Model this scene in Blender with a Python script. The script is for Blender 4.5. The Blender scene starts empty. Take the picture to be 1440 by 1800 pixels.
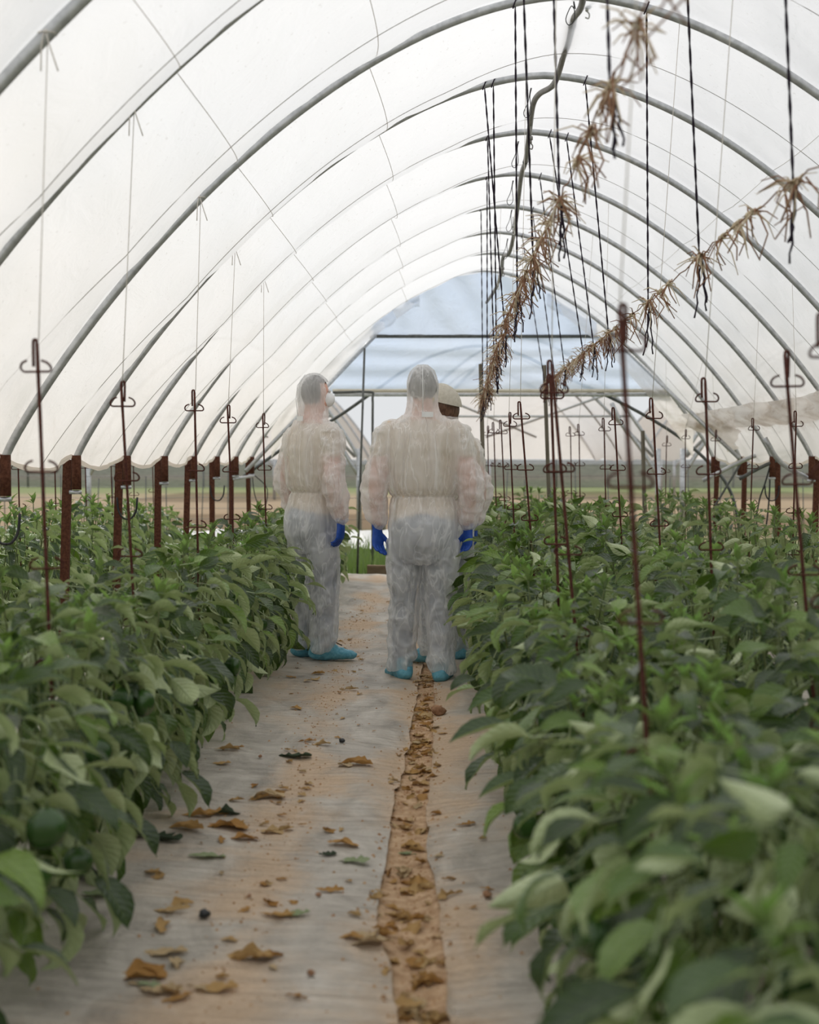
import bpy, math, random
import numpy as np
from mathutils import Vector, Matrix, Euler, noise
random.seed(7)
SC = bpy.context.scene
COL = SC.collection
PI = math.pi
# ------------------------------------------------------------------ camera, world, sun, exposure
EYE = 1.27
FPX = 2400.0
cam_d = bpy.data.cameras.new('camera'); cam = bpy.data.objects.new('camera', cam_d); COL.objects.link(cam)
cam_d.sensor_fit = 'HORIZONTAL'; cam_d.sensor_width = 24.0; cam_d.lens = 40.0
cam_d.clip_start = 0.05; cam_d.clip_end = 600
cam.location = (0, 0, EYE)
cam.rotation_euler = (math.radians(90 - 2.267), 0, math.radians(0.597))
cam_d.dof.use_dof = True; cam_d.dof.focus_distance = 7.9; cam_d.dof.aperture_fstop = 2.2
SC.camera = cam
SC.view_settings.view_transform = 'Standard'; SC.view_settings.look = 'None'
SC.view_settings.exposure = 0.06; SC.view_settings.gamma = 1.0; SC.view_settings.use_curve_mapping = False
SC.cycles.transparent_max_bounces = 24
SC.cycles.max_bounces = 10; SC.cycles.diffuse_bounces = 6

W = bpy.data.worlds.new('overcast_sky'); SC.world = W; W.use_nodes = True
nt = W.node_tree; bg = nt.nodes['Background']
tc = nt.nodes.new('ShaderNodeTexCoord'); sp = nt.nodes.new('ShaderNodeSeparateXYZ'); rp = nt.nodes.new('ShaderNodeValToRGB')
nt.links.new(tc.outputs['Generated'], sp.inputs[0]); nt.links.new(sp.outputs['Z'], rp.inputs[0]); nt.links.new(rp.outputs[0], bg.inputs[0])
rp.color_ramp.elements[0].position = 0.0; rp.color_ramp.elements[0].color = (0.86, 0.88, 0.90, 1)
rp.color_ramp.elements[1].position = 0.75; rp.color_ramp.elements[1].color = (0.97, 0.985, 1.0, 1)
bg.inputs[1].default_value = 0.84
sun_d = bpy.data.lights.new('sun', 'SUN'); sun = bpy.data.objects.new('sun', sun_d); COL.objects.link(sun)
sun_d.energy = 2.1; sun_d.angle = math.radians(16); sun_d.color = (1.0, 0.96, 0.9)
sun.rotation_euler = (math.radians(-38), math.radians(-18), 0)

# ------------------------------------------------------------------ helpers
ROT = cam.rotation_euler.to_matrix()
def at(px, py, Y):
    d = ROT @ Vector(((px - 720) / FPX, -(py - 900) / FPX, -1.0))
    return Vector((0, 0, EYE)) + d * (Y / d.y)
def on_ground(px, py, z=0.0):
    d = ROT @ Vector(((px - 720) / FPX, -(py - 900) / FPX, -1.0))
    return Vector((0, 0, EYE)) + d * ((z - EYE) / d.z)

class MB:
    def __init__(s): s.v = []; s.f = []; s.m = []; s.uv = None
    def add(s, vs, fs, mi=0):
        b = len(s.v); s.v += [tuple(v) for v in vs]; s.f += [tuple(i + b for i in f) for f in fs]; s.m += [mi] * len(fs)
    def box(s, lo, hi, mi=0, M=None):
        x0, y0, z0 = lo; x1, y1, z1 = hi
        vs = [Vector(p) for p in ((x0,y0,z0),(x1,y0,z0),(x1,y1,z0),(x0,y1,z0),(x0,y0,z1),(x1,y0,z1),(x1,y1,z1),(x0,y1,z1))]
        if M is not None: vs = [M @ v for v in vs]
        s.add(vs, [(0,3,2,1),(4,5,6,7),(0,1,5,4),(1,2,6,5),(2,3,7,6),(3,0,4,7)], mi)
    def bar(s, a, b, w, d=None, mi=0):
        a = Vector(a); b = Vector(b); d = d or w
        s.tube([a, b], [(w / 2 * 1.414, d / 2 * 1.414)] * 2, 4, mi, twist=PI / 4)
    def tube(s, pts, rad, n=8, mi=0, caps=True, twist=0.0, closed=False):
        pts = [Vector(p) for p in pts]; k = len(pts)
        if not isinstance(rad, (list, tuple)): rad = [rad] * k
        rad = [r if isinstance(r, (list, tuple)) else (r, r) for r in rad]
        base = len(s.v); ref = None
        for i in range(k):
            t = (pts[min(i + 1, k - 1)] - pts[max(i - 1, 0)])
            if t.length < 1e-9: t = Vector((0, 0, 1))
            t.normalize()
            if ref is None:
                ref = Vector((1, 0, 0)) if abs(t.x) < 0.8 else Vector((0, 1, 0))
            a = ref - t * ref.dot(t)
            if a.length < 1e-4: a = t.orthogonal()
            a.normalize(); b = t.cross(a); ref = a
            for j in range(n):
                th = 2 * PI * j / n + twist
                s.v.append(tuple(pts[i] + a * (rad[i][0] * math.cos(th)) + b * (rad[i][1] * math.sin(th))))
        for i in range(k - 1):
            for j in range(n):
                j2 = (j + 1) % n
                s.f.append((base + i*n + j, base + i*n + j2, base + (i+1)*n + j2, base + (i+1)*n + j)); s.m.append(mi)
        if caps:
            s.f.append(tuple(base + j for j in range(n))[::-1]); s.m.append(mi)
            s.f.append(tuple(base + (k-1)*n + j for j in range(n))); s.m.append(mi)
    def grid(s, fn, nu, nv, mi=0):
        b = len(s.v)
        for i in range(nu + 1):
            for j in range(nv + 1): s.v.append(tuple(fn(i / nu, j / nv)))
        for i in range(nu):
            for j in range(nv):
                q = b + i*(nv+1) + j
                s.f.append((q, q + nv + 1, q + nv + 2, q + 1)); s.m.append(mi)
    def ell(s, c, r, n=12, k=8, mi=0, M=None):
        b = len(s.v)
        for i in range(k + 1):
            ph = PI * i / k
            for j in range(n):
                th = 2 * PI * j / n
                p = Vector((r[0]*math.sin(ph)*math.cos(th), r[1]*math.sin(ph)*math.sin(th), r[2]*math.cos(ph)))
                if M is not None: p = M @ p
                s.v.append(tuple(p + Vector(c)))
        for i in range(k):
            for j in range(n):
                j2 = (j + 1) % n
                s.f.append((b+i*n+j, b+(i+1)*n+j, b+(i+1)*n+j2, b+i*n+j2)); s.m.append(mi)
    def mesh(s, name, mats, smooth=True):
        me = bpy.data.meshes.new(name)
        me.from_pydata(s.v, [], s.f)
        for m in (mats if isinstance(mats, (list, tuple)) else [mats]): me.materials.append(m)
        if any(s.m): me.polygons.foreach_set('material_index', s.m)
        if smooth: me.polygons.foreach_set('use_smooth', [True] * len(me.polygons))
        me.update(); return me
    def build(s, name, mats, parent=None, smooth=True, loc=None):
        return link(name, s.mesh(name, mats, smooth), parent, loc)
def link(name, me, parent=None, loc=None):
    o = bpy.data.objects.new(name, me); COL.objects.link(o)
    if parent: o.parent = parent
    if loc is not None: o.location = loc
    return o
def tag(o, label=None, cat=None, group=None, kind=None):
    if label: o['label'] = label
    if cat: o['category'] = cat
    if group: o['group'] = group
    if kind: o['kind'] = kind
    return o
def thing(name, label, cat, loc=(0, 0, 0), rz=0.0, group=None):
    o = bpy.data.objects.new(name, None); COL.objects.link(o)
    o.location = loc; o.rotation_euler = (0, 0, rz); o.empty_display_size = 0.1
    return tag(o, label, cat, group)
ORD = 'first second third fourth fifth sixth seventh eighth ninth tenth eleventh twelfth thirteenth fourteenth fifteenth sixteenth seventeenth eighteenth nineteenth twentieth'.split()
for a_, b_ in (('twenty', 'twentieth'), ('thirty', 'thirtieth'), ('forty', 'fortieth'), ('fifty', 'fiftieth'), ('sixty', 'sixtieth')):
    if a_ != 'twenty': ORD.append(b_)
    ORD += [a_ + '-' + w for w in ORD[:9]]
def interp(x, xs, ys): return float(np.interp(x, xs, ys))
def spline(pts, n):
    """Catmull-Rom through pts, n samples per span"""
    P = [Vector(p) for p in pts]; P = [2*P[0]-P[1]] + P + [2*P[-1]-P[-2]]; out = []
    for i in range(1, len(P) - 2):
        for k in range(n):
            t = k / n
            out.append(0.5*((2*P[i]) + (P[i+1]-P[i-1])*t + (2*P[i-1]-5*P[i]+4*P[i+1]-P[i+2])*t*t + (3*P[i]-3*P[i+1]+P[i+2]-P[i-1])*t**3))
    out.append(P[-2]); return out

# ------------------------------------------------------------------ materials
class NT:
    def __init__(s, name):
        s.m = bpy.data.materials.new(name); s.m.use_nodes = True; s.t = s.m.node_tree
        s.t.nodes.clear(); s.out = s.n('OutputMaterial')
    def n(s, typ, **kw):
        nd = s.t.nodes.new('ShaderNode' + typ)
        for k, v in kw.items():
            if k.startswith('i_'):
                key = k[2:]; key = int(key) if key.isdigit() else key.replace('_', ' ')
                nd.inputs[key].default_value = v
            else: setattr(nd, k, v)
        return nd
    def l(s, a, b): s.t.links.new(a, b)
    def math(s, op, a, b=None, clamp=False):
        nd = s.n('Math', operation=op, use_clamp=clamp)
        for i, x in enumerate((a, b)):
            if x is None: continue
            if isinstance(x, (int, float)): nd.inputs[i].default_value = x
            else: s.l(x, nd.inputs[i])
        return nd.outputs[0]
    def mix(s, f, a, b):
        nd = s.n('Mix', data_type='RGBA')
        for i, x in ((0, f), (6, a), (7, b)):
            if isinstance(x, (int, float)): nd.inputs[i].default_value = x
            elif isinstance(x, tuple): nd.inputs[i].default_value = (*x, 1) if len(x) == 3 else x
            else: s.l(x, nd.inputs[i])
        return nd.outputs[2]
    def ramp(s, f, stops):
        nd = s.n('ValToRGB'); e = nd.color_ramp.elements
        while len(e) < len(stops): e.new(0.5)
        for i, (p, c) in enumerate(stops):
            e[i].position = p; e[i].color = (*c, 1) if len(c) == 3 else c
        s.l(f, nd.inputs[0]); return nd.outputs[0]
    def noise(s, vec, scale, detail=4.0, rough=0.55, dist=0.0):
        nd = s.n('TexNoise'); nd.inputs['Scale'].default_value = scale; nd.inputs['Detail'].default_value = detail
        nd.inputs['Roughness'].default_value = rough; nd.inputs['Distortion'].default_value = dist
        if vec is not None: s.l(vec, nd.inputs['Vector'])
        return nd.outputs[0]
    def mapping(s, vec, scale=(1, 1, 1), rot=(0, 0, 0)):
        nd = s.n('Mapping'); nd.inputs['Scale'].default_value = scale; nd.inputs['Rotation'].default_value = rot
        s.l(vec, nd.inputs['Vector']); return nd.outputs[0]
    def bump(s, h, strength=0.3, dist=0.01):
        nd = s.n('Bump'); nd.inputs['Strength'].default_value = strength; nd.inputs['Distance'].default_value = dist
        s.l(h, nd.inputs['Height']); return nd.outputs[0]
    def bsdf(s, color, rough=0.5, metal=0.0, spec=0.5, normal=None):
        nd = s.n('BsdfPrincipled')
        for k, x in (('Base Color', color), ('Roughness', rough), ('Metallic', metal), ('Specular IOR Level', spec)):
            if isinstance(x, (int, float)): nd.inputs[k].default_value = x
            elif isinstance(x, tuple): nd.inputs[k].default_value = (*x, 1)
            else: s.l(x, nd.inputs[k])
        if normal is not None: s.l(normal, nd.inputs['Normal'])
        return nd.outputs[0]
    def mixs(s, f, a, b):
        nd = s.n('MixShader')
        if isinstance(f, (int, float)): nd.inputs[0].default_value = f
        else: s.l(f, nd.inputs[0])
        s.l(a, nd.inputs[1]); s.l(b, nd.inputs[2]); return nd.outputs[0]
    def sh(s, typ, color, normal=None):
        nd = s.n(typ)
        if isinstance(color, tuple): nd.inputs['Color'].default_value = (*color, 1)
        else: s.l(color, nd.inputs['Color'])
        if normal is not None: s.l(normal, nd.inputs['Normal'])
        return nd.outputs[0]
    def end(s, shader): s.l(shader, s.out.inputs[0]); return s.m

def simple(name, c1, c2=None, scale=30.0, rough=0.6, metal=0.0, spec=0.4, bump=0.0, dist=0.004, stretch=(1, 1, 1), lo=0.35, hi=0.65):
    t = NT(name); g = t.n('NewGeometry').outputs['Position']
    v = t.mapping(g, stretch); nz = t.noise(v, scale)
    col = t.ramp(nz, [(lo, c1), (hi, c2 or c1)])
    nrm = t.bump(nz, bump, dist) if bump else None
    return t.end(t.bsdf(col, rough, metal, spec, nrm))

M_steel = simple('galvanized_steel', (0.42, 0.43, 0.44), (0.58, 0.59, 0.60), 25, 0.36, 0.5, 0.5, 0.05, stretch=(1, 1, 1))
M_rust = simple('rusty_iron', (0.065, 0.022, 0.012), (0.13, 0.05, 0.028), 60, 0.85, 0.1, 0.25, 0.3)
M_rod = simple('rusted_rebar', (0.060, 0.018, 0.014), (0.115, 0.038, 0.026), 90, 0.8, 0.1, 0.25, 0.4)
M_pvc = simple('grey_pipe_plastic', (0.20, 0.19, 0.175), (0.27, 0.26, 0.24), 20, 0.55)
M_darkpipe = simple('weathered_dark_pipe', (0.085, 0.09, 0.085), (0.14, 0.145, 0.14), 20, 0.5, 0.4)
M_twine = simple('black_twine', (0.012, 0.008, 0.016), (0.035, 0.022, 0.04), 200, 0.8, 0, 0.2)
M_string = simple('white_string', (0.62, 0.58, 0.52), (0.72, 0.68, 0.62), 50, 0.8)
M_rope = simple('greyed_rope', (0.30, 0.28, 0.26), (0.42, 0.40, 0.37), 50, 0.8)
M_straw = simple('dry_straw', (0.50, 0.39, 0.26), (0.80, 0.69, 0.53), 40, 0.85, 0, 0.15)
M_straw_red = simple('dry_reddish_stalk', (0.21, 0.10, 0.06), (0.36, 0.21, 0.13), 40, 0.85, 0, 0.15)
M_stake = simple('weathered_stake_wood', (0.10, 0.085, 0.06), (0.17, 0.15, 0.11), 30, 0.85, bump=0.2, stretch=(1, 1, 0.1))
M_cream = simple('cream_painted_pipe', (0.62, 0.56, 0.44), (0.70, 0.65, 0.54), 20, 0.5)
M_cable = simple('black_rubber_cable', (0.015, 0.015, 0.017), (0.03, 0.03, 0.03), 20, 0.5)
M_white = simple('white_plastic', (0.52, 0.52, 0.5), (0.6, 0.6, 0.58), 20, 0.45)

def film_mat(name, col_hi, col_lo, transp=0.1, low_beige_mould=True, wrinkle=0.25):
    t = NT(name); geo = t.n('NewGeometry'); pos = geo.outputs['Position']
    n1 = t.noise(pos, 1.1, 5, 0.6); n2 = t.noise(pos, 420, 2)
    xyz = t.n('SeparateXYZ'); t.l(pos, xyz.inputs[0])
    if low_beige_mould:
        hz = t.math('ADD', xyz.outputs['Z'], t.math('MULTIPLY', t.math('SUBTRACT', n1, 0.5), 0.9))
        f = t.n('MapRange'); f.inputs[1].default_value = 1.2; f.inputs[2].default_value = 2.6; t.l(hz, f.inputs[0])
        c = t.mix(f.outputs[0], col_lo, col_hi)  # beige towards the bottom, whiter higher up
        # brown mould in the folded lower film along the east side
        nm = t.noise(t.mapping(pos, (1, 0.8, 3.0)), 2.6, 6, 0.65)
        band = t.n('MapRange', interpolation_type='SMOOTHSTEP'); band.inputs[1].default_value = 0.0; band.inputs[2].default_value = 0.26
        band.inputs[3].default_value = 1.0; band.inputs[4].default_value = 0.0
        t.l(t.math('ABSOLUTE', t.math('SUBTRACT', xyz.outputs['Z'], 1.66)), band.inputs[0])
        side = t.math('GREATER_THAN', xyz.outputs['X'], 2.0)
        nms = t.n('MapRange', interpolation_type='SMOOTHSTEP'); nms.inputs[1].default_value = 0.42; nms.inputs[2].default_value = 0.62; t.l(nm, nms.inputs[0])
        st = t.math('MULTIPLY', t.math('MULTIPLY', nms.outputs[0], band.outputs[0]), side)
        stf = t.math('MULTIPLY', st, t.math('MULTIPLY', t.noise(pos, 9, 4), 0.9))
        c = t.mix(stf, c, (0.36, 0.26, 0.17))
    else:
        c = t.mix(n1, col_lo, col_hi)
    spk = t.math('GREATER_THAN', t.noise(pos, 55, 1, 0.4), 0.735)
    c = t.mix(t.math('MULTIPLY', spk, 0.25), c, (0.5, 0.46, 0.42))
    nrm = t.bump(t.math('ADD', t.noise(t.mapping(pos, (1, 1, 1)), 5.0, 6, 0.6, 0.6), t.math('MULTIPLY', n2, 0.03)), wrinkle, 0.05)
    a = t.sh('BsdfTranslucent', c, nrm); b = t.bsdf(c, 0.45, 0, 0.4, nrm)
    s = t.mixs(0.26, a, b)
    tr = t.n('BsdfTransparent').outputs[0]
    return t.end(t.mixs(transp, s, tr))
M_film = film_mat('white_greenhouse_film', (0.885, 0.885, 0.90), (0.90, 0.845, 0.79), 0.07)
M_blue = film_mat('bluish_gable_film', (0.58, 0.72, 0.95), (0.74, 0.83, 0.96), 0.2, low_beige_mould=False, wrinkle=0.4)
M_farfilm = film_mat('hazy_far_film', (0.90, 0.89, 0.88), (0.82, 0.81, 0.81), 0.10, low_beige_mould=False, wrinkle=0.4)
M_dirtyfilm = film_mat('dirty_folded_film', (0.92, 0.86, 0.77), (0.62, 0.51, 0.39), 0.05, low_beige_mould=False, wrinkle=0.6)

def leaf_mat(name, darks, under, gloss=0.36, transl=0.22):
    t = NT(name); uv = t.n('UVMap').outputs[0]; xyz = t.n('SeparateXYZ'); t.l(uv, xyz.inputs[0])
    u, v = xyz.outputs['X'], xyz.outputs['Y']
    av = t.math('ABSOLUTE', t.math('SUBTRACT', v, 0.5))
    mid = t.n('MapRange', interpolation_type='SMOOTHSTEP'); mid.inputs[1].default_value = 0.012; mid.inputs[2].default_value = 0.05; mid.inputs[3].default_value = 1; mid.inputs[4].default_value = 0; t.l(av, mid.inputs[0])
    ph = t.math('MULTIPLY', t.math('SUBTRACT', u, t.math('MULTIPLY', av, 0.45)), 8.0)
    fr = t.math('ABSOLUTE', t.math('SUBTRACT', t.math('FRACT', ph), 0.5))
    sv = t.n('MapRange', interpolation_type='SMOOTHSTEP'); sv.inputs[1].default_value = 0.03; sv.inputs[2].default_value = 0.12; sv.inputs[3].default_value = 0.55; sv.inputs[4].default_value = 0; t.l(fr, sv.inputs[0])
    vein = t.math('MAXIMUM', mid.outputs[0], sv.outputs[0])
    oi = t.n('ObjectInfo').outputs['Random']
    tcv = t.n('TexCoord').outputs['Object']; nz = t.noise(tcv, 9, 4)
    base = t.ramp(oi, darks)
    base = t.mix(t.math('MULTIPLY', nz, 0.3), base, tuple(min(1, x * 1.9 + 0.012) for x in darks[1][1]))
    base = t.mix(t.math('MULTIPLY', vein, 0.4), base, (0.17, 0.25, 0.085))
    bk = t.n('NewGeometry').outputs['Backfacing']
    col = t.mix(bk, base, t.mix(t.math('MULTIPLY', vein, 0.5), under, (0.30, 0.38, 0.2)))
    h = t.math('SUBTRACT', t.math('MULTIPLY', fr, 0.6), t.math('MULTIPLY', mid.outputs[0], 0.7))
    nrm = t.bump(t.math('ADD', h, t.math('MULTIPLY', nz, 0.8)), 0.45, 0.012)
    p = t.bsdf(col, gloss, 0, 0.62, nrm)
    tl = t.sh('BsdfTranslucent', t.mix(0.6, col, (0.20, 0.36, 0.02)), nrm)
    return t.end(t.mixs(transl, p, tl))
M_leaf = leaf_mat('pepper_leaf_green', [(0.0, (0.014, 0.029, 0.010)), (0.45, (0.027, 0.054, 0.015)), (0.75, (0.068, 0.128, 0.024)), (1.0, (0.21, 0.32, 0.055))], (0.46, 0.53, 0.29), 0.30, 0.20)
M_young = leaf_mat('young_shoot_green', [(0.0, (0.10, 0.22, 0.018)), (0.5, (0.15, 0.29, 0.03)), (1.0, (0.21, 0.34, 0.05))], (0.22, 0.3, 0.12), 0.42, 0.3)
M_stem = simple('pepper_stem_green', (0.075, 0.11, 0.03), (0.14, 0.165, 0.06), 40, 0.6)
M_pepper = simple('green_pepper_skin', (0.020, 0.058, 0.010), (0.036, 0.09, 0.016), 12, 0.25, 0, 0.55)
M_soilstem = simple('woody_stem_base', (0.13, 0.11, 0.06), (0.22, 0.18, 0.10), 40, 0.8)
def dry_mat(name, stops, under):
    t = NT(name); oi = t.n('ObjectInfo').outputs['Random']; v = t.n('TexCoord').outputs['Object']
    nz = t.noise(v, 60, 5, 0.65); c = t.ramp(oi, stops)
    c = t.mix(t.math('MULTIPLY', nz, 0.7), c, under)
    return t.end(t.mixs(0.12, t.bsdf(c, 0.75, 0, 0.2, t.bump(nz, 0.6, 0.01)), t.sh('BsdfTranslucent', c)))
M_dry = dry_mat('dried_leaf', [(0, (0.56, 0.29, 0.08)), (0.35, (0.68, 0.42, 0.15)), (0.7, (0.75, 0.54, 0.26)), (1, (0.80, 0.67, 0.44))], (0.38, 0.2, 0.08))
M_palegreen = dry_mat('wilted_pale_green_leaf', [(0, (0.36, 0.44, 0.24)), (1, (0.46, 0.52, 0.32))], (0.19, 0.24, 0.11))
M_darkgreen = dry_mat('wilted_dark_green_leaf', [(0, (0.05, 0.08, 0.045)), (1, (0.09, 0.12, 0.07))], (0.06, 0.07, 0.045))
M_clod = simple('red_earth', (0.26, 0.14, 0.08), (0.44, 0.26, 0.16), 40, 0.95, 0, 0.1, 0.6, 0.01)
M_blackbit = simple('black_film_scrap', (0.012, 0.012, 0.014), (0.03, 0.03, 0.03), 40, 0.4)

def mulch_mat():
    t = NT('dusty_grey_mulch_film'); pos = t.n('NewGeometry').outputs['Position']
    n1 = t.noise(pos, 1.3, 6, 0.62, 0.4); n2 = t.noise(t.mapping(pos, (1.0, 0.55, 1)), 5.5, 6, 0.62, 0.8); n3 = t.noise(pos, 60, 4, 0.7)
    grey = t.ramp(n2, [(0.30, (0.33, 0.295, 0.255)), (0.52, (0.53, 0.48, 0.42)), (0.75, (0.70, 0.645, 0.575))])
    dust = t.ramp(n3, [(0.3, (0.56, 0.38, 0.24)), (0.7, (0.70, 0.52, 0.36))])
    xyz = t.n('SeparateXYZ'); t.l(pos, xyz.inputs[0])
    sx = t.math('ABSOLUTE', t.math('ADD', xyz.outputs['X'], 0.0))
    near = t.n('MapRange'); near.inputs[1].default_value = 0.05; near.inputs[2].default_value = 0.24; near.inputs[3].default_value = 0.20; near.inputs[4].default_value = 0.0; t.l(sx, near.inputs[0])
    trail = t.n('MapRange'); trail.inputs[1].default_value = 0.0; trail.inputs[2].default_value = 0.2; trail.inputs[3].default_value = 0.17; trail.inputs[4].default_value = 0.0
    t.l(t.math('ABSOLUTE', t.math('ADD', xyz.outputs['X'], 0.48)), trail.inputs[0])
    fm = t.math('ADD', t.math('ADD', n1, near.outputs[0]), t.math('ADD', trail.outputs[0], t.math('MULTIPLY', n3, 0.12)))
    f = t.n('MapRange', interpolation_type='SMOOTHSTEP'); f.inputs[1].default_value = 0.52; f.inputs[2].default_value = 0.80; f.inputs[4].default_value = 0.85; t.l(fm, f.inputs[0])
    c = t.mix(f.outputs[0], grey, dust)
    pale = t.ramp(t.noise(t.mapping(pos, (1, 0.4, 1)), 3.0, 5, 0.6, 1.2), [(0.62, (0, 0, 0)), (0.75, (1, 1, 1))])
    c = t.mix(t.math('MULTIPLY', pale, 0.45), c, (0.66, 0.61, 0.565))
    # fine crinkles across the film
    cr = t.noise(t.mapping(pos, (2.0, 16.0, 1), (0, 0, 0.25)), 1.8, 6, 0.62, 0.9)
    nrm = t.bump(t.math('ADD', t.math('MULTIPLY', cr, 0.8), t.math('MULTIPLY', n3, 0.25)), 0.8, 0.04)
    rough = t.math('ADD', t.math('MULTIPLY', f.outputs[0], 0.35), 0.5)
    return t.end(t.bsdf(c, rough, 0, 0.32, nrm))
M_mulch = mulch_mat()
M_edge = simple('pale_dusty_film_edge', (0.42, 0.38, 0.35), (0.55, 0.50, 0.46), 15, 0.7)
M_soil = simple('orange_brown_soil', (0.40, 0.25, 0.145), (0.60, 0.42, 0.27), 28, 0.95, 0, 0.1, 0.8, 0.02)
M_crumb = simple('soil_crumb', (0.36, 0.20, 0.105), (0.58, 0.38, 0.22), 15, 0.95, 0, 0.1)

def field_mat():
    t = NT('open_field'); pos = t.n('NewGeometry').outputs['Position']
    xyz = t.n('SeparateXYZ'); t.l(pos, xyz.inputs[0]); y = xyz.outputs['Y']
    n1 = t.noise(t.mapping(pos, (0.25, 1, 1)), 0.35, 5, 0.6); n2 = t.noise(pos, 6, 5, 0.65)
    yy = t.math('ADD', y, t.math('MULTIPLY', t.math('SUBTRACT', n1, 0.5), 14.0))
    f = t.math('DIVIDE', yy, 140.0)
    c = t.ramp(f, [(0.10, (0.17, 0.22, 0.09)), (0.155, (0.22, 0.25, 0.12)), (0.185, (0.38, 0.27, 0.18)), (0.33, (0.40, 0.30, 0.21)),
                   (0.40, (0.22, 0.27, 0.12)), (0.55, (0.26, 0.30, 0.16)), (0.68, (0.40, 0.32, 0.25)), (0.85, (0.28, 0.30, 0.22))])
    c = t.mix(t.math('MULTIPLY', n2, 0.5), c, (0.16, 0.15, 0.08))
    return t.end(t.bsdf(c, 0.95, 0, 0.1, t.bump(n2, 0.5, 0.05)))
M_field = field_mat()
M_grass = leaf_mat('tall_grass_green', [(0.0, (0.10, 0.16, 0.05)), (0.5, (0.14, 0.20, 0.075)), (1.0, (0.2, 0.26, 0.11))], (0.2, 0.26, 0.12), 0.6, 0.3)
def net_mat():
    t = NT('grey_shade_net'); pos = t.n('NewGeometry').outputs['Position']; nz = t.noise(t.mapping(pos, (1, 1, 5)), 3, 4)
    d = t.sh('BsdfDiffuse', t.ramp(nz, [(0.3, (0.20, 0.20, 0.205)), (0.7, (0.30, 0.295, 0.29))]))
    return t.end(t.mixs(0.25, d, t.n('BsdfTransparent').outputs[0]))
M_net = net_mat()

def suit_mat():
    t = NT('sheer_white_nonwoven'); pos = t.n('TexCoord').outputs['Object']
    fold_shade = t.n('Attribute', attribute_name='fold').outputs['Fac']
    n1 = t.noise(pos, 380, 2)
    dn = t.n('TexNoise'); dn.inputs['Scale'].default_value = 5.0; dn.inputs['Detail'].default_value = 3.0; t.l(pos, dn.inputs['Vector'])
    va = t.n('VectorMath', operation='MULTIPLY_ADD'); t.l(dn.outputs['Color'], va.inputs[0]); va.inputs[1].default_value = (0.035, 0.035, 0.035); t.l(pos, va.inputs[2])
    def lines(scale, stretch, rot, k, thr=0.5):
        n_ = t.noise(t.mapping(va.outputs[0], stretch, rot), scale, 2.0, 0.5, 0.6)
        return t.math('SUBTRACT', 1.0, t.math('MULTIPLY', t.math('ABSOLUTE', t.math('SUBTRACT', n_, thr)), k), True), n_
    zc = t.n('SeparateXYZ'); t.l(pos, zc.inputs[0])
    up = t.n('MapRange', interpolation_type='SMOOTHSTEP'); up.inputs[1].default_value = 0.86; up.inputs[2].default_value = 1.02; t.l(zc.outputs['Z'], up.inputs[0])
    v1, h1 = lines(13, (1, 1, 0.08), (0, 0, 0), 34); v2, h2 = lines(24, (1, 1, 0.14), (0.15, 0.1, 0), 30, 0.46)
    g1, k1_ = lines(10, (1, 1, 0.34), (0.45, 0.6, 0), 40); g2, k2_ = lines(14, (1, 1, 0.30), (-0.4, -0.8, 0.3), 34, 0.54)
    lt = t.math('MAXIMUM', v1, t.math('MULTIPLY', v2, 0.6)); lb = t.math('MAXIMUM', g1, t.math('MULTIPLY', g2, 0.8))
    ln = t.mix(up.outputs[0], lb, lt); hh = t.mix(up.outputs[0], t.math('ADD', k1_, t.math('MULTIPLY', k2_, 0.7)), t.math('ADD', h1, t.math('MULTIPLY', h2, 0.5)))
    lg = t.math('MULTIPLY', t.noise(pos, 4, 2), 0.62)
    op = t.math('ADD', 0.34, t.math('ADD', t.math('MULTIPLY', ln, lg), t.math('ADD', t.math('MULTIPLY', fold_shade, 0.40), t.math('MULTIPLY', n1, 0.05))), True)  # light and dark of the folds and bright crease lines put into the opacity
    nrm = t.bump(t.math('ADD', t.math('MULTIPLY', hh, 1.6), t.math('MULTIPLY', n1, 0.04)), 0.8, 0.03)
    d = t.bsdf((0.96, 0.955, 0.95), 0.5, 0, 0.4, nrm); tl = t.sh('BsdfTranslucent', (0.95, 0.94, 0.935), nrm)
    return t.end(t.mixs(op, t.n('BsdfTransparent').outputs[0], t.mixs(0.42, d, tl)))
M_suit = suit_mat()
M_suit_label = simple('white_neck_label', (0.8, 0.8, 0.8), (0.85, 0.85, 0.85), 20, 0.6)
M_shirt = simple('beige_shirt_cloth', (0.60, 0.49, 0.37), (0.70, 0.58, 0.45), 60, 0.9, 0, 0.1)
M_jeans = simple('blue_grey_denim', (0.17, 0.20, 0.26), (0.24, 0.275, 0.34), 60, 0.9, 0, 0.1)
M_skin = simple('skin', (0.66, 0.36, 0.27), (0.72, 0.42, 0.33), 30, 0.5)
M_hair = simple('dark_hair', (0.022, 0.015, 0.012), (0.05, 0.034, 0.026), 120, 0.55)
M_brownhair = simple('brown_hair', (0.07, 0.032, 0.02), (0.16, 0.085, 0.05), 120, 0.55, stretch=(1, 1, 0.2))
M_glove = simple('blue_nitrile', (0.012, 0.06, 0.33), (0.02, 0.085, 0.42), 40, 0.45, 0, 0.4, 0.25, 0.003)
M_cover = simple('pale_blue_shoe_cover_film', (0.09, 0.33, 0.45), (0.18, 0.46, 0.58), 45, 0.5, 0, 0.4, 0.6, 0.006)
M_shoe = simple('brown_shoe_lace', (0.10, 0.06, 0.04), (0.14, 0.09, 0.06), 40, 0.7)
M_cap = simple('beige_cap_cloth', (0.52, 0.48, 0.40), (0.60, 0.56, 0.48), 60, 0.9)
M_yellow = simple('mustard_cap_band', (0.52, 0.33, 0.06), (0.6, 0.4, 0.09), 60, 0.8)
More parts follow.
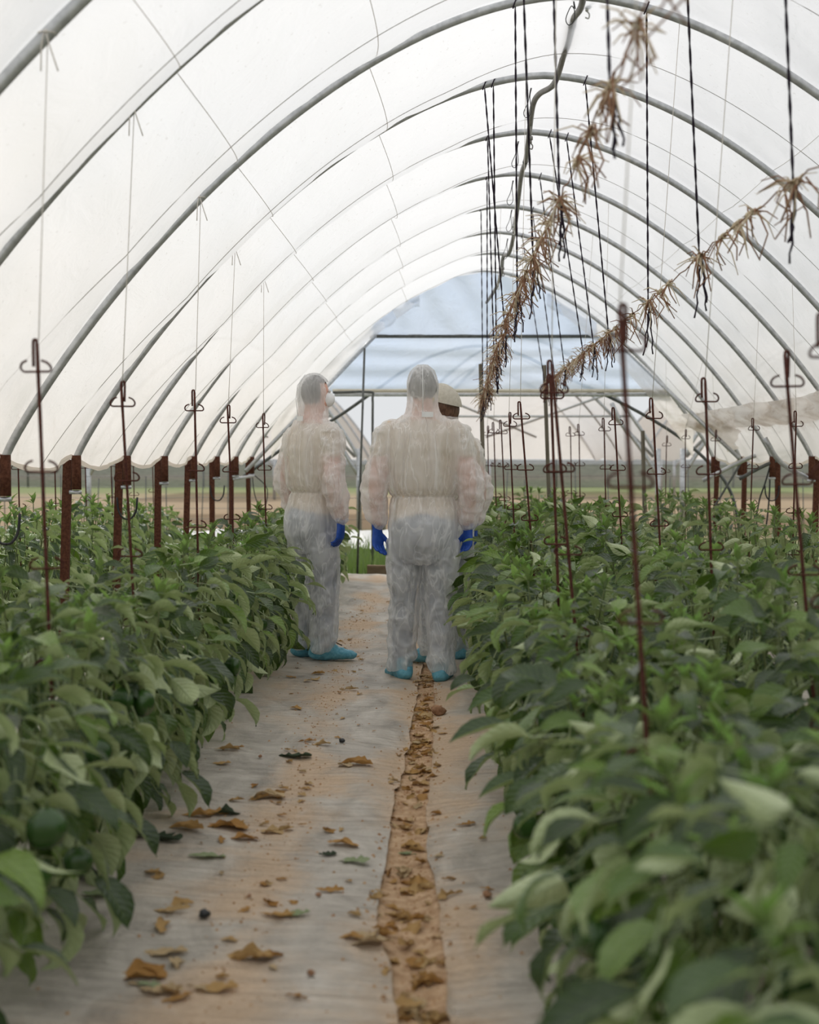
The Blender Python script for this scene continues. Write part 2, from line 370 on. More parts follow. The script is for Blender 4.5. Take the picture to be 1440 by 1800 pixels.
M_eye = simple('eye_white', (0.7, 0.68, 0.65), (0.75, 0.73, 0.7), 60, 0.3)
M_wood = simple('old_timber', (0.16, 0.11, 0.07), (0.28, 0.21, 0.14), 12, 0.9, 0, 0.2, 0.4, stretch=(0.2, 2, 2))

# ------------------------------------------------------------------ tunnel geometry
HOOPS = [2.52 + 1.36 * i for i in range(11)]        # Z A B C ... J
HOOPS[1] = 4.0; HOOPS[2] = 4.98
CX, FL, FR = 0.69, -2.03, 3.41
def arch_h(u): return 2.2 * max(0.0, 1 - (abs(u) / 2.72) ** 1.75) ** 0.9
fine = [2.72 * math.sin(PI / 2 * (k / 400)) for k in range(401)]
PU = fine[::8]; PH = [arch_h(u) for u in PU]
fl = [Vector((CX + sgn * u, 0, EYE + arch_h(u))) for sgn, us in ((-1, fine[::-1]), (1, fine[1:])) for u in us]
cum = [0.0]
for k in range(1, len(fl)): cum.append(cum[-1] + (fl[k] - fl[k-1]).length)
PROF = []
for k in range(101):
    d_ = cum[-1] * k / 100
    PROF.append(Vector((interp(d_, cum, [p.x for p in fl]), 0, interp(d_, cum, [p.z for p in fl]))))
NP = len(PROF)
def roof_z(x):
    xs = [p.x for p in PROF]; return interp(x, xs, [p.z for p in PROF])
NORM = []
for i in range(NP):
    t_ = (PROF[min(i+1, NP-1)] - PROF[max(i-1, 0)]).normalized(); NORM.append(Vector((-t_.z, 0, t_.x)))   # points outward/up
arc = [0.0]
for i in range(1, NP): arc.append(arc[-1] + (PROF[i] - PROF[i-1]).length)
ARC = [a / arc[-1] for a in arc]
H0, H1 = HOOPS[0], HOOPS[-1]

# ---- ground
def seam_x(y): return interp(y, [2.0, 3.1, 3.8, 4.7, 5.8, 7.2, 9.0, 15.0], [0.02, 0.0, -0.045, -0.055, -0.02, 0.01, 0.03, 0.05])
def seam_w(y): return interp(y, [2.0, 3.1, 3.8, 4.5, 5.5, 7.0, 8.0, 9.5], [0.055, 0.06, 0.09, 0.065, 0.06, 0.05, 0.04, 0.0])
def ground_z(x, y):
    v = Vector((x * 1.6, y * 1.1, 0))
    z = 0.024 * noise.noise(v) + 0.013 * noise.noise(v * 3.1) + 0.005 * noise.noise(v * 7.3)
    z += 0.006 * math.sin(y * 9 + 2.5 * noise.noise(Vector((x * 2, y * 0.8, 3))))
    d = abs(x - seam_x(y)); z -= 0.022 * math.exp(-(d / 0.11) ** 2)
    z += 0.03 * math.exp(-((x + 1.1) / 0.35) ** 2) + 0.03 * math.exp(-((x - 0.75) / 0.5) ** 2)
    return z
mb = MB(); mb.grid(lambda a, b: (-90 + 180 * a, -8 + 300 * b, -0.075), 30, 40); tag(mb.build('ground', M_field), kind='structure')
mb = MB(); mb.grid(lambda a, b: (-0.3 + 0.6 * a, 1.4 + 9.0 * b, ground_z(-0.3 + 0.6 * a, 1.4 + 9 * b) - 0.009 + 0.006 * noise.noise(Vector((a * 30, b * 300, 0)))), 24, 260)
tag(mb.build('floor_soil_strip', M_soil), kind='structure')
def sheet(side):
    m = MB()
    def fn(a, b):
        y = -1.5 + 16.3 * b
        e = seam_x(y) + side * (seam_w(y) + 0.014 * noise.noise(Vector((y * 4, side * 5, 0))) + 0.006 * noise.noise(Vector((y * 17, side, 1))))
        far = -2.3 if side < 0 else 3.7
        x = e + (far - e) * (a ** 1.6)
        lift = 0.010 * math.exp(-a * 40) * (0.7 + noise.noise(Vector((y * 3, side, 7))))
        return (x, y, ground_z(x, y) + lift)
    m.grid(fn, 44, 330)
    if side < 0: m.f = [f[::-1] for f in m.f]
    # pale turned edge strip of the sheet
    return m
for s_ in (-1, 1):
    tag(sheet(s_).build('mulch_sheet', M_mulch), 'grey plastic mulch sheet on the %s side of the soil seam' % ('left' if s_ < 0 else 'right'), None, kind='structure')

# ---- film roof
def film_pt(i_f, y, smooth=False):
    i = min(int(i_f), NP - 2); f = i_f - i
    p = PROF[i].lerp(PROF[i+1], f); n = NORM[i].lerp(NORM[i+1], f); s = ARC[i] + (ARC[i+1] - ARC[i]) * f
    ph = interp(y, HOOPS, list(range(11))) if y > H0 else (y - H0) / 1.36
    w = abs(math.sin(PI * ph))
    left = 1.0 if p.x < CX else 0.0
    base = interp(p.x, [CX - 0.6, CX + 0.5], [0.165, 0.06])
    edge = min(1.0, min(s, 1 - s) / 0.16) ** 0.8
    sag = base * (w ** 0.9) * edge
    wr = 0.016 * noise.noise(Vector((s * 26, y * 2.2, 0))) + 0.007 * noise.noise(Vector((s * 60 + y * 5, y * 6 - s * 20, 3)))
    low = math.exp(-min(s, 1 - s) / 0.05)
    wr *= (1 + 1.3 * low)
    if smooth: wr = 0.0
    q = p + n * (0.034 - sag + wr * min(1, w * 2.5 + 0.1))
    return Vector((q.x, y, q.z - 0.075 * w * low))
fm = MB(); NY = 240; Y0, Y1 = 0.9, H1 + 0.1
sub = 1; NS = (NP - 1) * sub
fm.grid(lambda a, b: film_pt(a * (NP - 1) * 0.99999, Y0 + (Y1 - Y0) * b), NS, NY)
ceil_o = tag(fm.build('ceiling', M_film), kind='structure')
for sd in (0, 1):   # rolled hem along each lower film edge
    pts = []
    for k in range(240):
        y = Y0 + (Y1 - Y0) * k / 239
        q = film_pt(0.02 if sd == 0 else NP - 1.02, y); pts.append(q + Vector((0, 0, -0.006)))
    m = MB(); m.tube(pts, [0.014 + 0.007 * noise.noise(Vector((k * 0.2, sd, 0))) for k in range(240)], 7)
    m.build('hem_left' if sd == 0 else 'hem_right', M_film, ceil_o)
# longitudinal cords under the film
for k, (fi, nm) in enumerate(((0.36, 'cord running along the left haunch of the film'), (0.25, 'low cord running along the left film side'), (0.70, 'cord running along the right haunch of the film'))):
    ii = interp(fi, ARC, list(range(NP)))
    m = MB(); pts = []
    for j in range(200):
        y = 2.6 + (H1 - 2.6) * j / 199; i0 = int(ii); q = film_pt(ii, y, True); pts.append(q - NORM[i0] * 0.006)
    m.tube(pts, 0.0017, 4); tag(m.build('purlin_string', M_string), 'thin white ' + nm, 'cord')
# film ropes between hoops (outside ropes whose line shows on the film)
for k in range(10):
    y = 0.5 * (HOOPS[k] + HOOPS[k+1])
    m = MB(); m.tube([film_pt(i * (NP - 1) / 100 * 0.9999, y, True) - NORM[int(i * (NP - 1) / 100 * 0.99)] * 0.004 for i in range(101)], 0.0017, 4)
    tag(m.build('film_rope', M_rope), 'thin rope arching over the film, %s bay from the front' % ORD[k], 'rope')
# small pinch gathers of film with tie threads, along ropes
# ---- hoops, posts
for k, y in enumerate(HOOPS):
    m = MB()
    pts = [Vector((p.x, y, p.z)) for p in PROF]
    pts = [Vector((FL, y, EYE - 0.1))] + pts + [Vector((FR, y, EYE - 0.1))]
    m.tube(pts, 0.021, 10)
    tag(m.build('tunnel_hoop', M_steel), 'galvanized steel tunnel hoop, %s from the front' % ORD[k], 'hoop')
    for sd in (-1, 1):
        x = FL if sd < 0 else FR
        w = 'left' if sd < 0 else 'right'
        r = thing('support_post', 'rusty support post under the %s foot of the %s hoop' % (w, ORD[k]), 'post', (x, y, 0))
        m = MB(); ln = random.uniform(-0.05, 0.03)
        m.bar((-sd * -0.055 - sd * 0.0 + ln, 0.02, -0.075), (sd * 0.055, 0.02, EYE - 0.01), 0.05, 0.03)
        m.build('column', M_rust, r, smooth=False)
        m = MB(); m.tube([(0, 0, EYE - 0.185), (0, 0, EYE + 0.015)], 0.029, 12); m.build('socket', M_rust, r)
        m = MB(); m.tube([(-0.04, -0.006, EYE - 0.2), (0.03, -0.006, EYE - 0.2)], 0.012, 8); m.build('bolt', M_steel, r)
        if k in (3, 5, 8):
            m = MB()
            for q in (-1, 1):
                m.tube(spline([(0, 0.01, EYE - 0.42), (q * 0.03, 0, EYE - 0.41), (q * 0.06, 0, EYE - 0.36), (q * 0.07, 0, EYE - 0.27)], 4), 0.007, 6)
            m.build('wire_hook', M_cable, r)

# ---- end gable
YE = H1 + 0.12
def pipe(name, pxs, Y, r, mat, label, cat='pipe', n=8, smoothn=4):
    pts = [at(q[0], q[1], q[2] if len(q) > 2 else Y) for q in pxs]
    if len(pts) > 2: pts = spline(pts, smoothn)
    m = MB(); m.tube(pts, r, n); return tag(m.build(name, mat), label, cat)
pipe('gable_bar', [(650, 591), (1072, 591)], YE, 0.022, M_darkpipe, 'upper grey bar across the far gable', 'bar')
pipe('gable_bar', [(585, 687), (1205, 687)], YE, 0.022, M_cream, 'cream bar across the middle of the far gable', 'bar')
pipe('gable_bar', [(588, 694), (1210, 694)], YE, 0.02, M_steel, 'grey bar just below the cream gable bar', 'bar')
pipe('gable_arch', [(425, 840), (510, 780), (590, 735), (655, 690), (720, 645), (785, 617), (850, 608), (915, 623), (1000, 665), (1100, 712), (1190, 765), (1255, 822), (1286, 868), (1300, 930)], YE + 0.35, 0.02, M_darkpipe, 'dark low arch pipe standing behind the far gable', 'arch')
pipe('gable_brace', [(432, 828, 14.5), (660, 590, 16.15)], YE - 0.1, 0.022, M_steel, 'diagonal grey brace at the left of the far gable', 'brace')
pipe('gable_brace', [(1300, 806, 14.3), (1072, 588, 16.15)], YE - 0.1, 0.022, M_steel, 'diagonal grey brace at the right of the far gable', 'brace')
pipe('gable_brace', [(1302, 815, 14.3), (1190, 1000, 14.9)], YE + 0.6, 0.012, M_darkpipe, 'thin dark brace below the right gable foot', 'brace')
m = MB(); m.tube(spline([at(585, 690, 15.6), at(650, 689, 15.6), at(655, 700, 15.6), at(655, 760, 15.6), at(655, 1000, 15.6)], 3), 0.014, 8)
tag(m.build('door_1', M_darkpipe), 'dark bent pipe door frame in the far gable', kind='structure')
pipe('gable_pole', [(641, 612), (628, 1012)], 14.9, 0.012, M_darkpipe, 'thin dark pole at the end of the left row', 'pole')
# gable film
m = MB()
def gable_top(a, b):
    xl = -0.62 + 2.66 * a; zt = roof_z(xl) - 0.02; zb = EYE + 1.455
    z = zb + (max(zt, zb + 0.001) - zb) * b
    return (xl, YE - 0.02 + 0.05 * math.sin((xl * 0.9 + z * 0.55) * 14) * (0.3 + 0.7 * b) + 0.03 * noise.noise(Vector((xl * 4, z * 3, 0))), z)
m.grid(gable_top, 70, 16)
g = tag(m.build('wall_far_gable', M_blue), kind='structure')
m = MB()
def gable_low(a, b):
    z = EYE + 0.79 + 0.665 * b
    xl = interp(z, [EYE + 0.79, EYE + 1.46], [-1.16, -0.6]); xr = interp(z, [EYE + 0.79, EYE + 1.46], [3.05, 2.2])
    x = xl + (xr - xl) * a
    return (x, YE + 0.04 + 0.02 * math.sin(z * 30 + 2 * noise.noise(Vector((x, z * 3, 2)))) + 0.03 * noise.noise(Vector((x * 1.5, z * 2, 1))), z)
m.grid(gable_low, 50, 14); m.build('gable_panel', M_blue, g)
# side strips of the gable film hanging beside the braces
for sd in (-1, 1):
    m = MB()
    def strip(a, b, sd=sd):
        u = 0.75 + 1.75 * a; x = CX + sd * u; zt = roof_z(x) - 0.02
        zb = zt - 0.30 * (0.35 + 0.65 * a) - 0.05
        return (x, YE - 0.03 + 0.03 * noise.noise(Vector((x * 6, b * 4, sd))), zb + (zt - zb) * b)
    m.grid(strip, 36, 8); m.build('gable_strip', M_film, g)
# draped dirty film by the right posts
def drape(name, y0, y1, ztop, zbot, x0, seed, flap=None):
    m = MB()
    def fn(a, b):
        y = y0 + (y1 - y0) * a
        zt = EYE + ztop + 0.05 * noise.noise(Vector((y * 1.3, seed, 0))); zb = EYE + zbot + 0.06 * noise.noise(Vector((y * 1.7, seed, 2)))
        if flap: zb += flap * abs(a - 0.42) * 1.4
        z = zb + (zt - zb) * b
        u = interp(z - EYE, PH[::-1], PU[::-1]); x = CX + u - 0.06
        x += 0.045 * noise.noise(Vector((y * 3, z * 5, seed))) + 0.03 * math.sin(z * 42 + 4 * noise.noise(Vector((y * 2, z, seed)))) - 0.05 * math.sin(PI * b)
        return (x, y, z)
    m.grid(fn, 90, 22)
    m.build(name, M_film, ceil_o)
drape('folded_film', 4.0, 15.9, 0.50, 0.30, 0, 3.0)
drape('film_flap', 13.9, 15.9, 0.42, 0.06, 0, 9.0, flap=0.36)
# braces, hose and coil by the right end posts
pipe('brace_pipe', [(1236, 845), (1330, 800), (1400, 792)], 14.0, 0.022, M_steel, 'grey bent brace pipe beside the right end posts', 'pipe')
pipe('brace_pipe', [(1300, 842), (1345, 818), (1395, 798)], 13.4, 0.018, M_darkpipe, 'dark brace pipe crossing in front of the right end posts', 'pipe')
pipe('brace_pipe', [(1345, 770), (1375, 815), (1440, 850)], 12.2, 0.022, M_steel, 'grey bent pipe beside the twelfth right post', 'pipe')
pipe('brace_pipe', [(412, 842, 14.76), (446, 836, 16.12)], 13.2, 0.018, M_steel, 'short grey stub pipe at the left row end', 'pipe')
pipe('cable', [(1356, 812), (1345, 850), (1335, 880), (1330, 920), (1345, 930), (1352, 880), (1354, 830)], 13.4, 0.008, M_cable, 'black hose looped on the right end post', 'hose')
pipe('cable', [(443, 828), (448, 870), (462, 900), (470, 860), (446, 834)], 16.1, 0.006, M_cable, 'black hose looped on the left end post', 'hose')

# ---- ridge pipe with drippers
RP = [(7.0, 1.02, 3.26), (8.6, 1.0, 3.24), (9.7, 1.11, 3.19), (10.2, 1.08, 3.2), (10.9, 1.09, 3.13), (11.3, 1.06, 3.05), (11.6, 0.967, 3.05), (11.8, 0.93, 3.0), (12.6, 0.96, 2.95), (13.5, 0.995, 2.90), (14.0, 0.99, 2.87), (15.3, 1.04, 2.78), (16.3, 1.07, 2.66), (17.2, 1.067, 2.56), (17.7, 1.02, 2.58), (19.0, 1.07, 2.55), (20.5, 1.07, 2.52), (23.0, 1.05, 2.6)]
RP = [(x * 0.68, y * 0.68, EYE + h * 0.68) for y, x, h in RP]
r = thing('mist_pipe', 'wavy grey plastic mist pipe hung along the ridge', 'pipe')
m = MB(); m.tube(spline(RP, 6), 0.0165, 10); m.build('pipe', M_pvc, r)
m = MB()
for (x, y, z) in (RP[3], RP[9], RP[12]):
    m.tube([(x, y - 0.01, z), (x, y + 0.03, z)], 0.0185, 10)
m.build('pipe_collar', M_darkpipe, r)
for k, (px, py, Y) in enumerate(((1032, 5, 6.75), (933, 240, 8.3), (902, 395, 10.6), (884, 470, 12.0), (876, 495, 13.4))):
    p = at(px, py, Y); d = MB()
    d.tube([p + Vector((0, 0, 0.06)), p], 0.0035, 6); d.tube([p, p - Vector((0, 0, 0.02))], 0.014, 8); d.tube([p - Vector((0, 0, 0.02)), p - Vector((0, 0, 0.04))], 0.008, 8)
    d.tube(spline([p - Vector((0, 0, 0.04)), p + Vector((0.012, 0, -0.055)), p + Vector((0.008, 0, -0.075)), p + Vector((-0.008, 0, -0.07))], 3), 0.004, 6)
    dd = d.build('dripper', M_white if k % 2 == 0 else M_pvc, r)
for k, (px, py, Y) in enumerate(((1006, 0, 6.7), (930, 170, 7.96), (908, 262, 8.9), (899, 330, 9.6), (897, 380, 10.7), (890, 430, 11.4))):
    p = at(px, py, Y); d = MB()
    q = Vector((p.x + 0.01, p.y, min(roof_z(p.x) - 0.03, p.z + 0.05)))
    d.tube(spline([q, p + Vector((-0.005, 0, -0.03)), p + Vector((-0.03, 0, -0.09)), p + Vector((-0.015, 0, -0.12)), p + Vector((0.012, 0, -0.09)), p + Vector((0.006, 0, 0)), q + Vector((0.006, 0, 0))], 4), 0.0025, 5)
    d.build('wire_loop', M_cable, r)

# ------------------------------------------------------------------ far surroundings
def far_block(name, valleys, Y, depth, hz, label, sc=1.0):
    for k in range(len(valleys) - 1):
        x0, x1 = valleys[k] + 0.22, valleys[k+1] - 0.22; c = (x0 + x1) / 2; hw = (x1 - x0) / 2
        r = thing(name, label[k], 'tunnel', (c, Y, 0))
        pr = [Vector((hw * u / 2.72, 0, hz + h * sc)) for u, h in zip(PU, PH)]
        full = [Vector((-p.x, 0, p.z)) for p in pr[::-1]] + pr[1:]
        for j, y in enumerate((0, depth * 0.5, depth)):
            m = MB(); m.tube([p + Vector((0, y, 0)) for p in full], 0.035, 8); m.build('hoop', M_steel, r)
        m = MB()
        def ff(a, b):
            i = min(int(a * (len(full) - 1)), len(full) - 2); f = a * (len(full) - 1) - i
            p = full[i].lerp(full[i+1], f)
            return (p.x, b * depth + 0.1, p.z + 0.03 - 0.06 * abs(math.sin(b * PI * depth / 2.5)) + 0.03 * noise.noise(Vector((p.x, b * 9, k))))
        m.grid(ff, 44, 24); m.build('film', M_farfilm, r)
        m = MB()
        def sk(a, b):
            i = min(int(a * (len(full) - 1)), len(full) - 2); f = a * (len(full) - 1) - i
            p = full[i].lerp(full[i+1], f)
            return (p.x, depth + 0.05 * math.sin(p.x * 5), hz + (p.z - hz) * b)
        m.grid(sk, 44, 6); m.build('end_film', M_farfilm, r)
        for q in (-1, 1):
            m = MB(); m.tube([(q * hw, 0.0, -0.07), (q * hw, 0, hz + 0.2)], 0.05, 8); m.build('post', M_steel, r)
            m = MB(); m.tube(spline([(q * hw, 0, hz - 0.3), (q * hw * 0.86, 0, hz + 0.25), (q * hw * 0.74, 0, hz + 0.62), (q * hw * 0.66, 0, hz + 1.02)], 3), 0.04, 6); m.build('strut', M_steel, r)
            m = MB(); m.tube([(q * hw * 0.97, 0.05, hz + 0.05), (q * hw * 0.3, 0.3, hz + 1.75)], 0.03, 6); m.build('tie_bar', M_steel, r)
            m = MB(); m.tube([(q * hw * 0.6, 0, hz + 1.15), (q * -hw * 0.2, depth * 0.3, hz + 0.45)], 0.022, 6); m.build('brace', M_steel, r)
        m = MB(); m.tube([(-hw * 0.8, 0, hz + 0.78), (hw * 0.8, 0, hz + 0.78)], 0.022, 6); m.build('cross_bar', M_steel, r)
far_block('far_tunnel', [-6.3, -0.95, 4.45, 9.9], 24.7, 9.0, EYE - 0.03, ['hazy white film tunnel beyond the gable, leftmost of the far block', 'hazy white film tunnel straight beyond the gable, middle of the far block', 'hazy white film tunnel beyond the gable, rightmost of the far block'])
far_block('far_tunnel', [-10.0, -4.6], 44, 10, EYE - 0.05, ['distant white film tunnel seen through the left end'])
far_block('far_tunnel', [2.0, 8.2, 14.4], 46, 10, EYE - 0.05, ['distant white tunnel behind the middle far one', 'distant white tunnel behind the rightmost far one'])
# shade net fence
m = MB(); m.grid(lambda a, b: (-70 + 140 * a, 62 + 0.4 * math.sin(a * 40), -0.05 + (1.24 + 0.03 * noise.noise(Vector((a * 60, 0, 0)))) * b), 160, 3)
r = thing('shade_net_fence', 'long grey shade net fence across the field', 'fence'); m.build('net', M_net, r)
for k in range(36):
    m = MB(); m.tube([(-70 + 4 * k, 61.9, -0.07), (-70 + 4 * k, 61.9, 1.28)], 0.04, 6); m.build('fence_post', M_darkpipe, r)
# wire trellis beyond the tunnel
r = thing('wire_trellis', 'wire trellis with thin stakes across the field', 'trellis', (0, 21.5, 0))
for k in range(70):
    x = -16 + 0.43 * k + random.uniform(-0.1, 0.1)
    m = MB(); m.tube([(x, 0, -0.07), (x + random.uniform(-0.05, 0.05), 0, random.uniform(0.9, 1.22))], 0.008, 6); m.build('stake', M_darkpipe, r)
for k in range(6):
    m = MB(); m.tube([(-16.5 + j, 0, 0.3 + 0.17 * k + 0.01 * math.sin(j * 2)) for j in range(32)], 0.0035, 4); m.build('wire', M_darkpipe, r)
# white ground sheet and edging
m = MB(); m.grid(lambda a, b: (-3.6 + 5 * a, 18.6 + 2.0 * b, 0.03 + 0.22 * math.sin(PI * b) * (0.9 + 0.3 * noise.noise(Vector((a * 20, b * 2, 0))))), 70, 8)
tag(m.build('row_cover_sheet', M_white), 'white plastic row cover on the ground beyond the tunnel', 'cover')
m = MB(); m.bar((-0.62, 15.02, 0.02), (0.75, 14.86, 0.0), 0.07, 0.14); tag(m.build('timber_edging', M_wood, smooth=False), 'old timber board laid across the end of the path', 'board')
# tall grass at the path end
m = MB(); uvs = []
for k in range(5200):
    x = random.uniform(-3.5, 4.5); y = 15.1 + 2.6 * random.random() ** 1.3; h = random.uniform(0.12, 0.36) * (0.7 + 0.6 * noise.noise(Vector((x * 2, y, 0))) + 0.2); w = random.uniform(0.004, 0.009)
    a = random.uniform(0, PI); b = random.uniform(-0.5, 0.5) * h; c = random.uniform(-0.4, 0.4) * h
    dx, dy = w * math.cos(a), w * math.sin(a)
    m.add([(x - dx, y - dy, -0.07), (x + dx, y + dy, -0.07), (x + dx * 0.7 + b * 0.35, y + dy * 0.7 + c * 0.35, h * 0.55), (x - dx * 0.7 + b * 0.35, y - dy * 0.7 + c * 0.35, h * 0.55), (x + b, y + c, h)], [(0, 1, 2, 3), (3, 2, 4)])
tag(m.build('tall_grass', M_grass), 'tall soft grass beyond the end of the path', 'grass', kind='stuff')

# ------------------------------------------------------------------ pepper plants
def leaf_mesh(name, mat, droop, fold, twist, wave, petiole, seed, wid=0.27, nl=6, nc=4):
    rnd = random.Random(seed); v = []; f = []; uv = []
    # petiole from the origin, then the blade along +Y (unit blade length)
    ang = 0.0; p = Vector((0, petiole, 0.05 * petiole)); pts = [p.copy()]
    for i in range(nl):
        a = 0.25 - droop * (i / nl) ** 1.1
        p = p + Vector((0, math.cos(a), math.sin(a))) / nl; pts.append(p.copy())
    for i in range(nl + 1):
        u = i / nl; w = wid * (math.sin(PI * min(1, (u * 0.97 + 0.015)) ** 0.78)) ** 0.95 * (1.12 - 0.35 * u)
        if i == nl: w = 0.008
        t = (pts[min(i+1, nl)] - pts[max(i-1, 0)]).normalized(); nrm = Vector((1, 0, 0)).cross(t)
        for j in range(nc + 1):
            q = (j / nc) * 2 - 1; tw = twist * u
            lx = w * q * math.cos(fold * abs(q)); lz = w * abs(q) * math.sin(fold * abs(q) + 0.0) + wave * 0.05 * math.sin(u * 9 + (2 if q > 0 else 0) + seed) * abs(q)
            off = Vector((1, 0, 0)) * (lx * math.cos(tw) - lz * math.sin(tw)) + nrm * (lx * math.sin(tw) + lz * math.cos(tw))
            v.append(pts[i] + off); uv.append((u, j / nc))
    for i in range(nl):
        for j in range(nc):
            a = i * (nc + 1) + j; f.append((a, a + 1, a + nc + 2, a + nc + 1))
    b = len(v); r = 0.016
    for k, (yy, zz) in enumerate(((0, -0.0), (petiole, 0.05 * petiole))):
        for j in range(3):
            th = 2 * PI * j / 3; v.append(Vector((r * math.cos(th), yy, zz + r * math.sin(th)))); uv.append((0.5, 0.5))
    for j in range(3): f.append((b + j, b + (j + 1) % 3, b + 3 + (j + 1) % 3, b + 3 + j))
    me = bpy.data.meshes.new(name); me.from_pydata([tuple(x) for x in v], [], f); me.materials.append(mat)
    ul = me.uv_layers.new(name='UVMap')
    li = np.zeros(len(me.loops), dtype=np.int32); me.loops.foreach_get('vertex_index', li)
    ul.data.foreach_set('uv', np.array(uv, dtype=np.float32)[li].ravel())
    me.polygons.foreach_set('use_smooth', [True] * len(me.polygons)); me.update(); return me
LEAVES = []
for k in range(14):
    rr = random.Random(100 + k)
    LEAVES.append(leaf_mesh('leaf', M_leaf, rr.uniform(0.5, 1.7), rr.uniform(0.1, 0.75), rr.uniform(-0.6, 0.6), rr.uniform(0.2, 1.0), rr.uniform(0.3, 0.55), k, rr.uniform(0.25, 0.31)))
YOUNG = []
for k in range(4):
    rr = random.Random(300 + k); v = MB()
    base = leaf_mesh('young', M_young, 0.7, 0.6, 0.2, 0.3, 0.12, k + 40, 0.2, 4, 2)
    me = bpy.data.meshes.new('shoot'); V = []; F = []; UV = []
    bv = [x.co.copy() for x in base.vertices]; bl = [tuple(p.vertices) for p in base.polygons]; buv = {}
    for p in base.polygons:
        for li_, vi in zip(p.loop_indices, p.vertices): buv[vi] = tuple(base.uv_layers[0].data[li_].uv)
    for j in range(7):
        Mx = Matrix.Rotation(j * 2.4 + rr.uniform(-.3, .3), 4, 'Z') @ Matrix.Rotation(rr.uniform(0.15, 1.25), 4, 'X') @ Matrix.Scale(rr.uniform(0.55, 1.0), 4)
        b = len(V); V += [tuple(Mx @ x) for x in bv]; F += [tuple(i + b for i in q) for q in bl]; UV += [buv[i] for i in range(len(bv))]
    me.from_pydata(V, [], F); me.materials.append(M_young); ul = me.uv_layers.new(name='UVMap')
    li = np.zeros(len(me.loops), dtype=np.int32); me.loops.foreach_get('vertex_index', li)
    ul.data.foreach_set('uv', np.array(UV, dtype=np.float32)[li].ravel())
    me.polygons.foreach_set('use_smooth', [True] * len(me.polygons)); me.update(); YOUNG.append(me)
def pepper_mesh(k):
    m = MB(); rr = random.Random(k)
    def fn(a, b):
        th = 2 * PI * a; ph = PI * b; rad = math.sin(ph) ** 0.75 * (1 - 0.22 * b) * (1 + 0.2 * math.cos(3 * th + k) * math.sin(ph) ** 0.5)
        z = -0.5 + 0.5 * math.cos(ph) - (0.0 if b > 0.15 else -0.07 * (1 - b / 0.15))
        return (0.43 * rad * math.cos(th), 0.43 * rad * math.sin(th), z)
    m.grid(fn, 18, 12); m.f = [q for q in m.f]
    m.tube([(0, 0, -0.05), (0.01, 0, 0.1), (0.05, 0, 0.25)], [0.06, 0.045, 0.05], 6, 1)
    return m.mesh('pepper', [M_pepper, M_stem])
PEPPERS = [pepper_mesh(k) for k in range(3)]

def make_proto(k, n_leaf, wide=1.0):
    rr = random.Random(900 + k)
    stem = MB(); tips = []
    stem.tube(spline([(0, 0, -0.05), (rr.uniform(-.01, .01), 0, 0.1), (rr.uniform(-.02, .02), rr.uniform(-.02, .02), 0.24)], 3), [0.011] * 3 + [0.0095] * 4, 6)
    nb = 5
    nodes = []
    for b in range(nb):
        az = 2 * PI * b / nb + rr.uniform(-.4, .4); R = rr.uniform(0.1, 0.22) * wide; top = rr.uniform(0.72, 0.92)
        pts = spline([(0, 0, 0.23), (R * .45 * math.cos(az), R * .45 * math.sin(az), 0.42), (R * .8 * math.cos(az + .2), R * .8 * math.sin(az + .2), 0.6), (R * math.cos(az + .3), R * math.sin(az + .3), top)], 3)
        stem.tube(pts, [0.0075 - 0.0045 * i / (len(pts) - 1) for i in range(len(pts))], 5)
        nodes += pts[2:]; tips.append(pts[-1])
    leaves = []
    for i in range(n_leaf):
        t = (i + rr.random()) / n_leaf; z = 0.13 + 0.78 * t ** 0.85
        az = i * 2.39996 + rr.uniform(-.5, .5)
        Rz = interp(z, [0.1, 0.25, 0.5, 0.75, 0.88, 0.95], [0.13, 0.22, 0.29, 0.25, 0.17, 0.1]) * wide
        r = Rz * (rr.uniform(0.45, 1.0)); L = rr.uniform(0.10, 0.178) * (1.0 if z < 0.78 else 0.8)
        if z > 0.76: el = rr.uniform(-0.85, 0.5)
        elif z > 0.5: el = rr.uniform(-1.3, -0.15)
        else: el = rr.uniform(-1.5, -0.7)
        yaw = az - PI / 2 + rr.uniform(-.55, .55); roll = rr.uniform(-.6, .6)
        if rr.random() < 0.13: roll += rr.choice((-1, 1)) * rr.uniform(1.4, 2.4)
        Mx = Matrix.Translation((r * math.cos(az), r * math.sin(az), z)) @ Matrix.Rotation(yaw, 4, 'Z') @ Matrix.Rotation(el, 4, 'X') @ Matrix.Rotation(roll, 4, 'Y') @ Matrix.Scale(L, 4)
        leaves.append((rr.randrange(len(LEAVES)), Mx))
    shoots = [(rr.randrange(4), Matrix.Translation(p) @ Matrix.Rotation(rr.uniform(0, 6), 4, 'Z') @ Matrix.Scale(rr.uniform(0.07, 0.11), 4)) for p in tips]
    fruits = []
    for i in range(rr.randrange(2, 5)):
        az = rr.uniform(0, 2 * PI); z = rr.uniform(0.34, 0.62); r = rr.uniform(0.2, 0.31) * wide
        fruits.append((rr.randrange(3), Matrix.Translation((r * math.cos(az), r * math.sin(az), z)) @ Matrix.Rotation(rr.uniform(0, 6), 4, 'Z') @ Matrix.Rotation(rr.uniform(-.2, .2), 4, 'X') @ Matrix.Scale(rr.uniform(0.075, 0.105), 4)))
    return stem.mesh('stem', M_stem), leaves, shoots, fruits
PROTO = {'near': [make_proto(k, 112) for k in range(5)], 'mid': [make_proto(10 + k, 84) for k in range(5)], 'far': [make_proto(20 + k, 58) for k in range(4)]}
